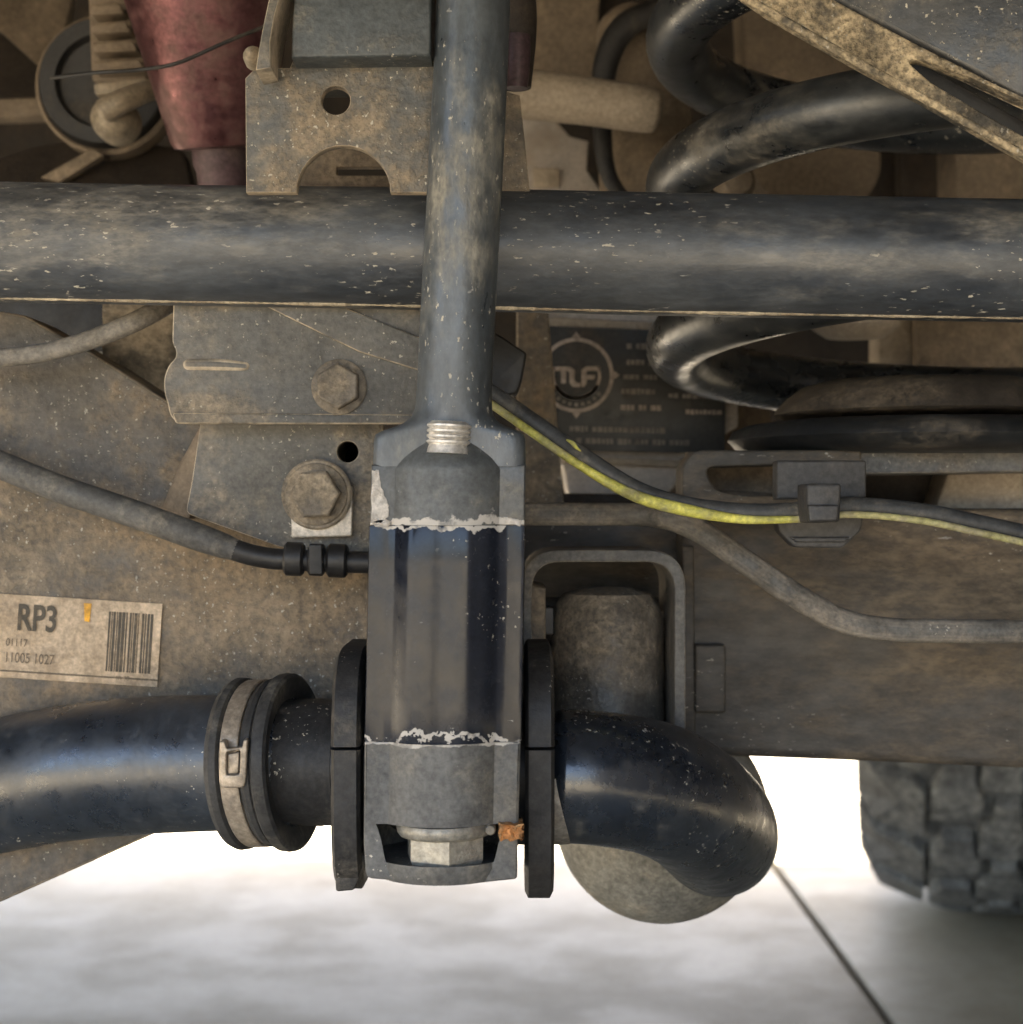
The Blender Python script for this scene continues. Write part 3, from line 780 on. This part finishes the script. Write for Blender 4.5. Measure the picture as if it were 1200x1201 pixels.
# wiring loom with yellow stripe
WP = [(540, 440), (578, 463), (630, 499), (690, 540), (745, 574), (800, 592), (870, 601), (935, 600), (1000, 594), (1080, 601), (1150, 615), (1300, 648)]
t = thing('wiring_loom', 'black wire loom with a yellow stripe drooping to the right', 'wire', P(800, 605, .66))
tube('loom_sheath', [(x, y, .655, 11) for x, y in WP], M['loom'], t, 18)
lw = [(-5, 8), (-6, 8.5), (-6.5, 8), (-6, 8.5), (-3, 6.5), (-1, 5), (0, 8), (0, 9), (0, 9.5), (-2, 9.5), (-3, 9.5), (-3, 9.5)]
rw = [4.6, 4.8, 5.0, 5.2, 7, 7.5, 5.4, 4.2, 4.2, 4.2, 4.4, 4.4]
SQ = [(x + a, y + b_, .6512 if r < 6 else .6500, r) for (x, y), (a, b_), r in zip(WP, lw, rw)]
tube('yellow_stripe', SQ[:8], M['yellow'], t, 12)
tube('dusty_stripe', SQ[7:], M['yellowdust'], t, 12)
tube('yellow_fleck', [(665, 516, .6450, 1.2), (672, 520, .6442, 2.6), (676, 525, .6440, 2.0), (681, 529, .6445, .8)], M['yellow'], t, 10, dome=.8)
t = thing('loom_clip', 'dark plastic clip holding the yellow striped wire on the perch', 'clip', P(962, 643, .66))
prism('clip_plate', roundpoly([(911, 540), (1016, 540), (1016, 583), (911, 586)], 3), .672, .012, M['clip'], t, 3)
hk_ = prism('clip_hook', roundpoly([(946, 567), (987, 567), (985, 612), (947, 614)], 5), .632, .022, M['clip'], t, 4)
prism('clip_latch', roundpoly([(948, 592), (984, 592), (983, 611), (949, 612)], 3), .629, .004, M['clip'], hk_, 3)
tb_ = prism('clip_tab', roundpoly([(908, 598), (1014, 598), (1010, 622), (988, 643), (932, 642), (914, 624)], 5), .672, .012, M['clip'], t, 3)
prism('clip_rib', roundpoly([(926, 630), (1000, 630), (990, 636), (934, 636)], 2), .670, .004, M['clip'], tb_, 2)

# ------------------------------------------------------------------ coil spring
sp = thing('coil_spring', 'large black coil spring of thick wire at upper right', 'spring', P(1040, 520, .8))
SC = P(1046, 600, .80)
RW, RC = s(37, .8), s(251, .8)
def helix(a_from, a_to, zf, n, rfun):
    pts, rads = [], []
    for i in range(n + 1):
        u = a_from + (a_to - a_from) * i / n
        # u counts turns from the second left-hand crossing; positive = further down
        a = math.pi - 0 + u * 2 * math.pi          # front -> left -> rear as u grows
        x_ = SC.x + RC * math.cos(a)
        y_ = SC.y - RC * math.sin(-a) * -1
        y_ = SC.y + RC * math.sin(-a) if False else SC.y - RC * math.sin(a)
        pts.append(Vector((x_, y_, zf(u))))
        rads.append(rfun(u))
    return pts, rads
zL = [zP(40, .8), zP(214, .8), zP(402, .8)]
zend = zP(453, .72)
def zf(u):
    if u <= 0: return zL[1] + (zL[0] - zL[1]) * (-u)
    if u <= 1: return zL[1] + (zL[2] - zL[1]) * u
    k = u - 1
    return zL[2] - (zL[2] - zend) * (1 - (1 - min(1, k / .62)) ** 1.6)
bm = bmesh.new()
p_, r_ = helix(-2.4, 1.42, zf, 250, lambda u: RW)
sweep(bm, p_, r_, 28, .2)
from_bm('coil', bm, M['spring'], sp, 60)
cc = Vector((s(1085 - 600, .80), .80, 0))
o = lathe('spring_cup', Vector((cc.x, cc.y, zP(480, .74))), (0, 0, 1), [(0, .069), (s(3, .74), .0705), (s(10, .74), .069), (s(24, .74), .064), (s(36, .74), .058), (s(43, .74), .050), (s(45, .74), .042), (s(45, .74), 0)], M['springdust'], None, 72, 50)
tag(o, 'wide brown dusty cup that the coil spring sits in', 'cup')
o = lathe('spring_pad', Vector((cc.x, cc.y, zP(527, .70))), (0, 0, 1), [(0, .070), (s(3, .7), .080), (s(10, .7), .088), (s(22, .7), .092), (s(34, .7), .090), (s(42, .7), .083), (s(46, .7), .072), (s(47, .7), 0)], M['pad'], None, 96, 50)
tag(o, 'glossy black rubber pad under the brown spring cup', 'pad')

# ------------------------------------------------------------------ diagonal arm at upper right
AD = .62
t = thing('suspension_arm', 'black control arm with sandy lower flange slanting across the upper right', 'arm', P(1100, 150, AD))
prism('arm_web', [(948, -60), (1330, -60), (1330, 190), (1200, 122), (1130, 86), (1060, 50), (930, -16), (870, -50)], AD, .02, M['arm'], t, 12, gx=-.006)
slot = roundpoly([(1064, 72, 10), (1082, 70, 8), (1140, 92, 6), (1330, 178, 0), (1330, 235, 0), (1092, 97, 10)], 6)
prism('sand_flange', [(820, -40), (905, -40), (1064, 46), (1210, 120), (1330, 182), (1330, 262), (1200, 184), (1110, 133), (1000, 73), (900, 16)], AD - .008, .008, M['armdust'], t, 4, holes=[slot], gx=-.006)
prism('slot_backing', [(1050, 58), (1330, 176), (1330, 250), (1085, 110)], AD + .012, .01, M['black'], t, 2)  # black sheet closing the view through the slot
tube('flange_lip', [(800, -44, AD - .005, 5), (900, 13, AD - .012, 5), (1000, 70, AD - .018, 5), (1110, 131, AD - .025, 5), (1200, 182, AD - .031, 5), (1340, 262, AD - .038, 5)], M['armdust'], t, 12)

# ------------------------------------------------------------------ horizontal tie rod tube
TRP = [(-80, 283, .67, 70), (200, 288, .67, 70), (500, 292.5, .67, 71), (800, 299, .67, 71.5), (1290, 308, .67, 71.5)]
t = thing('tie_rod', 'long thick black horizontal tube crossing the whole view behind the vertical rod', 'tube', P(600, 370, .67))
rt_ = tube('rod_tube', TRP, M['bar'], t, 64, n=14)
# pale tan bead along the lowest line of the tube
bm = bmesh.new()
cp = crom(TRP, 60)
pts, rads = [], []
for i_, (a, b_, d, r) in enumerate(cp):
    c = P(a, b_, d)
    rad = s(r, d)
    w = .5 + .5 * math.sin(i_ * .21) * math.sin(i_ * .071 + 1)
    pts.append(c + Vector((0, -math.sin(R(14)), -math.cos(R(14)))) * (rad - s(3.4, d)))
    rads.append(s(4.0 + 1.6 * w + random.uniform(-.5, .5), d))
sweep(bm, pts, rads, 10)
from_bm('pale_bead', bm, M['crust'], rt_, 60)

# ------------------------------------------------------------------ sway bar, boot, bushings
t = thing('sway_bar', 'thick glossy black sway bar entering from the left and bending back at right', 'sway bar', P(600, 1000, .66))
tube('bar', [(-90, 942, .73, 76), (0, 921, .715, 78), (80, 906, .70, 79), (170, 897, .69, 80), (260, 894, .68, 79), (330, 893, .673, 77), (345, 893, .671, 71), (480, 896, .664, 71), (600, 903, .66, 71), (690, 910, .655, 71)], M['sway'], t, 56, n=8)
tube('bent_end', [(655, 909, .654, 78), (700, 912, .656, 78), (760, 922, .668, 78), (805, 942, .692, 76), (832, 965, .73, 74), (842, 980, .77, 70), (845, 985, .83, 62)], M['sway'], t, 56, n=10, dome=.3)
na = (P(420, 894, .667) - P(338, 893, .672))
lathe('neck_sleeve', P(338, 893, .672), na, [(0, s(73, .67)), (s(20, .67), s(73.5, .67)), (s(36, .67), s(74, .67)), (s(44, .67), s(74, .67)), (s(46, .67), s(73.2, .67)), (s(72, .67), s(73.2, .67))], M['rubber'], t, 56, 30)
bm = bmesh.new()
c0 = P(647, 909, .654); pv = None
for k_ in range(33):
    u = k_ / 32; a = R(84 + 104 * u)
    w = s(3 + 18 * math.sin(min(1, u * 1.25) * math.pi / 2) ** 1.3, .654)
    n_ = Vector((0, -math.sin(a), math.cos(a)))
    q = [bm.verts.new(c0 + Vector((x_, 0, 0)) + n_ * s(r_, .654)) for x_, r_ in ((0, 76), (0, 79.5), (w * .5, 80), (w, 79.3), (w, 76))]
    if pv:
        for m_ in range(4): bm.faces.new((pv[m_], pv[m_ + 1], q[m_ + 1], q[m_]))
    pv = q
from_bm('worn_band', bm, M['worn'], t)
o = bmesh.new()
bmesh.ops.create_uvsphere(o, u_segments=56, v_segments=32, radius=1)
c0 = P(776, 957, .80)
for v in o.verts:
    v.co = Vector((c0.x + v.co.x * s(125, .8), c0.y + v.co.y * s(100, .8), c0.z + v.co.z * s(124, .8)))
o = from_bm('joint_housing', o, M['ball'], None, 60)
tag(o, 'smooth grey rounded steel joint housing showing under the bent bar end', 'housing')

ax = (P(355, 893, .669) - P(240, 895, .682)).normalized()
ax = (ax + Vector((0, .07, 0))).normalized()
c0 = P(278, 895, .677)
k = .677 / F
kq = k * .86
t = thing('rubber_boot', 'dusty black ribbed rubber boot on the sway bar', 'boot', P(298, 1000, .677))
lathe('boot_body', c0, ax, [(q * kq, r * k) for q, r in ((0, 72), (-2, 90), (2, 97), (9, 100), (18, 99), (21, 95), (22, 91), (48, 91), (50, 95), (56, 97), (62, 96), (65, 92), (66, 98), (70, 102), (78, 103), (85, 102), (88, 98), (86, 91), (80, 72))], M['boot'], t, 64, 30)
t = thing('boot_clamp', 'tan metal band clamp with a buckle around the rubber boot', 'clamp', P(276, 992, .677))
lathe('band', c0 + ax * 22.5 * kq, ax, [(q * kq, r * k) for q, r in ((0, 90), (0, 96), (2, 97), (23, 97), (25, 96), (25, 90))], M['clamp'], t, 64, 30)
bd = .677 - 98 * k - .004
bk_ = prism('buckle', roundpoly([(258, 869, 2), (264, 869, 2), (266, 878, 2), (284, 876, 2), (286, 867, 2), (291, 867, 2), (289, 915, 4), (286, 924, 4), (261, 924, 4), (257, 918, 4)], 3), bd, .007, M['clamp'], t, 2,
      holes=[roundpoly([(266, 882), (282, 880), (281, 908), (266, 909)], 3)])
prism('buckle_tongue', roundpoly([(267, 884), (281, 882), (280, 907), (267, 908)], 2), bd + .002, .004, M['clamp'], bk_, 1.5)

def bushing(label, x0, x1, top, bot, tail):
    b_ = thing('flange_bushing', label, 'bushing', P((x0 + x1) / 2, bot, .655))
    d0 = .656
    cy = (top + bot) / 2; rz = s((bot - top) / 2, d0); ry = .043
    cz = zP(cy, d0); zs = zP(878, d0 - ry)
    for up in (True, False):
        bm = bmesh.new()
        prof = []
        n = 40
        for i in range(n + 1):
            a = -math.pi / 2 + math.pi * i / n
            ca, sa = math.cos(a), math.sin(a)
            y_ = d0 - ry * abs(ca) ** .62
            z_ = cz + rz * (abs(sa) ** .62) * (1 if sa > 0 else -1)
            prof.append((y_, z_))
        gap = .0006
        pts = [(y_, z_) for y_, z_ in prof if (z_ > zs + gap) == up]
        zc = zs + gap if up else zs - gap
        if up: pts = [(d0 + .03, zc), (d0 - ry, zc)] + pts + [(d0 + .03, pts[-1][1])]
        else: pts = [(d0 + .03, pts[0][1])] + pts + [(d0 - ry, zc), (d0 + .03, zc)]
        xa, xb = (x0 - 600) * .62 / F, (x1 - 600) * .62 / F
        ring = []
        bevw = (xb - xa) * .12
        ym = d0
        for x_, k_ in ((xa, .95), (xa + bevw, 1), (xb - bevw, 1), (xb, .95)):
            ring.append([bm.verts.new((x_, ym + (y_ - ym) * k_ if y_ < ym else y_, cz + (z_ - cz) * (k_ if abs(z_ - zc) > 1e-6 else 1))) for y_, z_ in pts])
        m = len(pts)
        for i in range(3):
            for j in range(m):
                bm.faces.new((ring[i][j], ring[i][(j + 1) % m], ring[i + 1][(j + 1) % m], ring[i + 1][j]))
        bm.faces.new(ring[0]); bm.faces.new(ring[-1][::-1])
        from_bm('upper_half' if up else 'lower_half', bm, M['rubber'], b_, 30)
    if tail:
        prism('torn_tail', roundpoly([(x0 + 2, bot - 40), (x1 + 6, bot - 30), (x1 + 6, bot - 18), (x1 - 4, bot + 2), (x1 - 8, bot + 12), (x0 + 4, bot + 14)], 4), .622, .02, M['rubber'], b_, 3)
    return b_
bushing('black rubber flange bushing on the left of the link block, torn at bottom', 390, 424, 756, 1032, True)
bushing('black rubber flange bushing on the right of the link block', 616, 650, 756, 1043, False)
o = tube('bushing_core', [(400, 898, .655, 84), (640, 906, .655, 84)], M['black'], None, 40)
tag(o, 'black inner bushing core squeezed between the two rubber flanges', 'bushing')

# ------------------------------------------------------------------ sway bar link
ld = .60
lk = thing('sway_bar_link', 'vertical grey sway bar link with glossy black clamped block at its foot', 'link', P(518, 1036, ld))
def cxl(py): return 527 - (py - 505) * (10.5 / 530)      # block centre line in pixels
# forged shaft that widens into square shoulders
bm = bmesh.new()
lv = [(-80, 557, 44, 2.0), (60, 551.5, 44.5, 2.0), (200, 544.5, 45, 2.0), (330, 537.5, 45, 2.0), (430, 532.5, 45, 2.05), (452, 531.5, 45, 2.15), (468, 531, 45.5, 2.3), (478, 530.5, 46.5, 2.5), (486, 530, 49, 2.8), (491, 529.5, 53, 3.2),
      (495, 529, 58, 3.6), (499, 528.5, 66, 4.2), (502, 528, 74, 5.0), (505, 527.5, 82, 6.0), (509, 527, 88, 7.0), (515, 527, 89.5, 8.0), (530, 526.8, 90, 9.0), (547, 526.5, 90, 9.0)]
rings = []
for py, cx_, w, n_ in lv:
    ring = []
    for k_ in range(96):
        a = 2 * math.pi * k_ / 96
        ca, sa = math.cos(a), math.sin(a)
        fx = math.copysign(abs(ca) ** (2 / n_), ca); fy = math.copysign(abs(sa) ** (2 / n_), sa)
        ring.append(bm.verts.new(((cx_ + fx * w - 600) * ld / F, ld + .0132 + fy * .0137, zP(py, ld))))
    rings.append(ring)
for a, b_ in zip(rings, rings[1:]):
    for k_ in range(96):
        bm.faces.new((a[k_], a[(k_ + 1) % 96], b_[(k_ + 1) % 96], b_[k_]))
bm.faces.new(rings[0]); bm.faces.new(rings[-1][::-1])
from_bm('shaft', bm, M['link'], lk, 60)

def block_outline(y0, y1, e=0, top=False):
    pts = []
    if top:
        pts = [(cxl(y0) - 90, y1)]
        pts += [(438, 512), (444, 505), (462, 502), (474, 498), (481, 490), (484, 478), (486, 462), (574, 462), (577, 478), (581, 490), (588, 497), (602, 501), (613, 506), (617, 514)]
        pts += [(cxl(y1) + 90, y1)]
        pts[0] = (cxl(y1) - 90, y1)
        return pts
    return [(cxl(y0) - 91 - e, y0), (cxl(y0) + 91 + e, y0), (cxl(y1) + 91 + e, y1), (cxl(y1) - 91 - e, y1)]
AXD = ld + s(57, ld)            # depth of the barrel axis
def barrel(bm, prof):
    rings = []
    for py, r in prof:
        c = P(cxl(py) - 1, py, AXD)
        c = Vector(((cxl(py) - 1 - 600) * ld / F, AXD, zP(py, ld)))
        rings.append([bm.verts.new(c + Vector((math.cos(2 * math.pi * k / 72), math.sin(2 * math.pi * k / 72), 0)) * s(r, ld)) for k in range(72)])
    for i in range(len(rings) - 1):
        for k in range(72):
            bm.faces.new((rings[i][k], rings[i][(k + 1) % 72], rings[i + 1][(k + 1) % 72], rings[i + 1][k]))
    bm.faces.new(rings[0]); bm.faces.new(rings[-1][::-1])
def block_part(name, outl, prof, mat, th=.085, bev=3, cut=None, groove=True):
    me = prism_mesh(outl, ld, th, bev)
    bm = bmesh.new(); bm.from_mesh(me)
    bm2 = bmesh.new(); barrel(bm2, prof)
    bmesh.ops.recalc_face_normals(bm2, faces=bm2.faces)
    me2 = bpy.data.meshes.new('b'); bm2.to_mesh(me2); bm2.free()
    a = bpy.data.objects.new('a', me); b2 = bpy.data.objects.new('b', me2)
    col.objects.link(a); col.objects.link(b2)
    bm.free()
    md = a.modifiers.new('u', 'BOOLEAN'); md.operation = 'UNION'; md.object = b2; md.solver = 'EXACT'
    extra = []
    if cut:
        c2 = bmesh.new(); barrel(c2, cut)
        bmesh.ops.recalc_face_normals(c2, faces=c2.faces)
        me3 = bpy.data.meshes.new('c'); c2.to_mesh(me3); c2.free()
        c3 = bpy.data.objects.new('c', me3); col.objects.link(c3); extra.append(c3)
        md = a.modifiers.new('d', 'BOOLEAN'); md.operation = 'DIFFERENCE'; md.object = c3; md.solver = 'EXACT'
    dg = bpy.context.evaluated_depsgraph_get(); dg.update()
    out = bpy.data.meshes.new_from_object(a.evaluated_get(dg))
    for q in [a, b2] + extra: bpy.data.objects.remove(q)
    out.name = name
    return finish(name, out, mat, lk, 32)
# 84 px barrel standing 26 px proud of the flat plate
uh_ = block_part('upper_housing', block_outline(545, 616, -.5), [(514, 60), (519, 64), (528, 71), (538, 78.5), (546, 83), (552, 84), (616, 84)], M['housing'])
SP = [(-92.5, 6), (-91, 1), (-88, 0), (-72, 0), (-67, 1.5), (-63, 2.5), (-60, 4), (-55, 10), (-50, 15), (-45, 19), (-40, 22), (-35, 23.8), (-28, 24.4), (-20, 24.4), (-13, 23.6), (-7, 22.2), (-2, 22.0), (3, 23.2), (10, 25), (18, 25.6),
      (26, 25), (31, 23.4), (35, 21.2), (40, 19.4), (46, 16.4), (52, 12), (57, 7), (60, 4), (63, 2.5), (67, 1.5), (72, 0), (86, 0), (90.5, 1), (92, 5)]
bm = bmesh.new()
rings = []
for py in (616.3, 617.5, 660, 740, 820, 868.5, 869.7):
    k_ = .985 if py in (616.3, 869.7) else 1.0
    fr_ = [Vector(((cxl(py) + x * k_ - 600) * ld / F, ld - s((q if abs(x) < 88 else -q) * k_, ld), zP(py, ld))) for x, q in SP]
    bk = [fr_[-1] + Vector((0, .08, 0)), fr_[0] + Vector((0, .08, 0))]
    rings.append([bm.verts.new(v) for v in fr_ + bk])
m = len(rings[0])
for i in range(len(rings) - 1):
    for j in range(m):
        bm.faces.new((rings[i][j], rings[i][(j + 1) % m], rings[i + 1][(j + 1) % m], rings[i + 1][j]))
bm.faces.new(rings[0]); bm.faces.new(rings[-1][::-1])
from_bm('clamped_sleeve', bm, M['sleeve'], lk, 50)
block_part('lower_housing', roundpoly([(cxl(870) - 92, 870, 2), (cxl(870) + 91, 870, 2), (cxl(1035) + 90, 1031, 4), (540, 1038, 30), (490, 1035, 20), (cxl(1035) - 87, 1030, 8), (cxl(1030) - 90, 988, 10)], 4),
           [(870.0, 84), (1018, 84), (1034, 78)], M['housing_low'], .085, 3,
           cut=[(966, 95), (972, 93), (986, 89.5), (1002, 87), (1011, 85.2), (1014, 72)])
# scraped bare patches on the flat flanks of the housing
def flake(pts, d=ld):
    prism('paint_flake', pts, d - .0003, .0008, M['flake'], uh_, .3)
def ragged(pts, amp=1.2, n=4):
    o = []
    for i in range(len(pts)):
        a, b_ = pts[i], pts[(i + 1) % len(pts)]
        for j in range(n):
            u = j / n
            o.append((a[0] + (b_[0] - a[0]) * u + random.uniform(-amp, amp), a[1] + (b_[1] - a[1]) * u + random.uniform(-amp, amp)))
    return o
flake(ragged([(437, 551), (444, 552), (447, 572), (455, 590), (457, 602), (448, 613), (435, 613)]))
flake(ragged([(590, 606), (612, 611), (611, 617), (596, 614)], .8))
flake(ragged([(436, 612), (452, 609), (460, 612), (456, 619), (440, 618)], .8))
# threaded stud at the top of the barrel
bm = bmesh.new()
stud_c = Vector(((525.5 - 600) * ld / F, AXD - s(60, ld), zP(532, ld)))
prof = [(0, s(26, ld))]
for i in range(4):
    z0 = .003 + i * .0019
    prof += [(z0, s(22.5, ld)), (z0 + .0007, s(26, ld)), (z0 + .0013, s(26, ld)), (z0 + .0019, s(22.5, ld))]
prof += [(.0112, s(21, ld)), (.0114, 0)]
lathe_bm(bm, stud_c, (.05, 0, 1), prof, 36)
from_bm('threaded_stud', bm, M['stud'], lk, 30)
# long bolt head in the pocket
bc = Vector(((521 - 600) * ld / F, AXD - s(30, ld), zP(967, ld)))
fb = lathe('bolt_flange', bc, (0.02, 0, -1), [(0, s(56, ld)), (s(4, ld), s(58, ld)), (s(11, ld), s(57, ld)), (s(15, ld), s(54, ld)), (s(17, ld), s(48, ld))], M['boltsteel'], lk, 44)
bm = bmesh.new()
rg = []
for q, k_ in ((13, 49), (43, 49), (48, 46), (49, 40)):
    rg.append([bm.verts.new(bc + Vector((math.cos(R(60 * i + 38)) * s(k_, ld), math.sin(R(60 * i + 38)) * s(k_, ld), -s(q, ld)))) for i in range(6)])
for i in range(3):
    for j in range(6):
        bm.faces.new((rg[i][j], rg[i][(j + 1) % 6], rg[i + 1][(j + 1) % 6], rg[i + 1][j]))
bm.faces.new(rg[0]); bm.faces.new(rg[-1])
from_bm('bolt_head', bm, M['boltsteel'], lk, 25)
lathe('pin_end', P(575, 973, ld - .002), (0, -1, 0), [(-.008, s(6.5, ld)), (0, s(6.5, ld)), (.001, s(5, ld)), (.001, 0)], M['boltsteel'], lk, 18)
bm = bmesh.new()
box_bm(bm, P(586, 985, ld - .004), P(613, 961, ld + .006))
bmesh.ops.subdivide_edges(bm, edges=bm.edges[:], cuts=5, use_grid_fill=True)
for v in bm.verts:
    v.co += Vector((random.uniform(-1, 1), random.uniform(-1, 1), random.uniform(-1, 1))) * .0006
o = from_bm('rusty_nut', bm, M['rust'], None, 30)
tag(o, 'small rusty orange crust at the lower right corner of the link block', 'rust lump')

# ------------------------------------------------------------------ tyre
TC = Vector((.607, 2.16, .42)); TR = .408; TC.z = .4265
ty = thing('tyre', 'grey chunky off road tyre standing on the concrete at lower right', 'tyre', (TC.x, TC.y, 0))
prof = [(-.10, .215), (-.132, .23), (-.144, .27), (-.148, .30), (-.146, .325), (-.138, .352), (-.122, .375), (-.10, .391), (-.06, .404), (0, .408)]
prof = prof + [(-a, r) for a, r in prof[-2::-1]]
lathe('carcass', TC, (1, 0, 0), prof, M['tyre'], ty, 96, 40)
lathe('rim', TC, (1, 0, 0), [(-.11, .222), (-.10, .216), (-.06, .19), (-.03, .18), (-.02, .08), (-.03, .06), (-.03, 0)], M['rim'], ty, 48)
def rbase(v):
    v = abs(v)
    for (a, ra), (b_, rb) in zip(prof[:9], prof[1:10]):
        if -b_ <= v <= -a: return rb + (ra - rb) * (v + b_) / (b_ - a) if b_ != a else ra
    return .408
NP = 24
pu = 2 * math.pi * .42 / NP
blocks = [
    [(.004, -.146), (.092, -.146), (.094, -.098), (.080, -.084), (.002, -.084)],
    [(.040, -.079), (.086, -.079), (.104, -.070), (.128, -.066), (.130, -.034), (.100, -.030), (.084, -.022), (.044, -.026)],
    [(-.016, -.030), (.036, -.026), (.044, -.016), (.078, -.012), (.080, .014), (.046, .018), (.034, .030), (-.016, .026)],
    [(.040, .026), (.084, .022), (.100, .030), (.130, .034), (.128, .066), (.104, .070), (.086, .079), (.040, .079)],
    [(.002, .084), (.080, .084), (.094, .098), (.092, .146), (.004, .146)],
]
bmesh_data = []
for outl in blocks:
    bm = bmesh.new()
    cu_ = sum(p[0] for p in outl) / len(outl); cv_ = sum(p[1] for p in outl) / len(outl)
    # subdivide edges so that blocks follow the shoulder
    oo = []
    for i in range(len(outl)):
        a, b_ = outl[i], outl[(i + 1) % len(outl)]
        n = max(1, int(math.hypot(b_[0] - a[0], b_[1] - a[1]) / .018))
        for j in range(n): oo.append((a[0] + (b_[0] - a[0]) * j / n, a[1] + (b_[1] - a[1]) * j / n))
    rings = []
    for hgt, k_ in ((-.006, 1.0), (.015, .97), (.018, .91)):
        ring = []
        for u, v in oo:
            u2, v2 = cu_ + (u - cu_) * k_, cv_ + (v - cv_) * k_
            a = u2 / .42
            r = rbase(v2) + hgt
            if abs(v2) > .12: v2 += math.copysign(max(0, hgt) * .9, v2)
            ring.append(bm.verts.new((v2, math.sin(a) * r, math.cos(a) * r)))
        rings.append(ring)
    m = len(oo)
    for i in range(2):
        for j in range(m):
            bm.faces.new((rings[i][j], rings[i][(j + 1) % m], rings[i + 1][(j + 1) % m], rings[i + 1][j]))
    # top: fan of the shoulder-following centre
    a = cu_ / .42; r = rbase(cv_) + .0185
    c = bm.verts.new((cv_, math.sin(a) * r, math.cos(a) * r))
    for j in range(m): bm.faces.new((rings[2][j], rings[2][(j + 1) % m], c))
    bmesh.ops.recalc_face_normals(bm, faces=bm.faces)
    me = bpy.data.meshes.new('tread_block'); bm.to_mesh(me); bm.free()
    me.materials.append(M['tyre'])
    for p in me.polygons: p.use_smooth = True
    me.set_sharp_from_angle(angle=R(25))
    bmesh_data.append(me)
bm = bmesh.new()
box_bm(bm, (-.156, -.030, .322), (-.140, .030, .370))
bmesh.ops.bevel(bm, geom=bm.edges[:], offset=.004, segments=1, affect='EDGES')
for v in bm.verts:
    v.co.y *= 1.0 if v.co.z > .35 else .72
    if v.co.z > .35: v.co.x += .012
bmesh.ops.rotate(bm, verts=bm.verts, cent=(0, 0, 0), matrix=Matrix.Rotation(-.048 / .42, 3, 'X'))
me = bpy.data.meshes.new('tread_block'); bm.to_mesh(me); bm.free()
me.materials.append(M['tyre'])
bmesh_data.append(me)
rest = bmesh.new()
for k_ in range(NP):
    ang = 2 * math.pi * k_ / NP
    # front-lower sector faces the lens: direction (-Y,-Z); block at angle a sits at (sin, cos) -> (y, z)
    y_, z_ = math.sin(ang), math.cos(ang)
    near = y_ < .25 and z_ < .15
    for me in bmesh_data:
        if near:
            ob = bpy.data.objects.new('tread_block', me)
            col.objects.link(ob); ob.parent = ty
            ob.location = (0, 0, TC.z)
            ob.rotation_euler = (-ang, 0, 0)
        else:
            n0 = len(rest.verts)
            rest.from_mesh(me)
            rest.verts.ensure_lookup_table()
            for v in rest.verts[n0:]:
                v.co = Matrix.Rotation(-ang, 3, 'X') @ v.co + TC
o = from_bm('far_tread', rest, M['tyre'], ty, 25)
o['kind'] = 'stuff'
ty.rotation_euler = (0, 0, R(-13))      # wheel steered slightly
for ob in scene.objects:
    if '_base' in ob.keys(): del ob['_base']
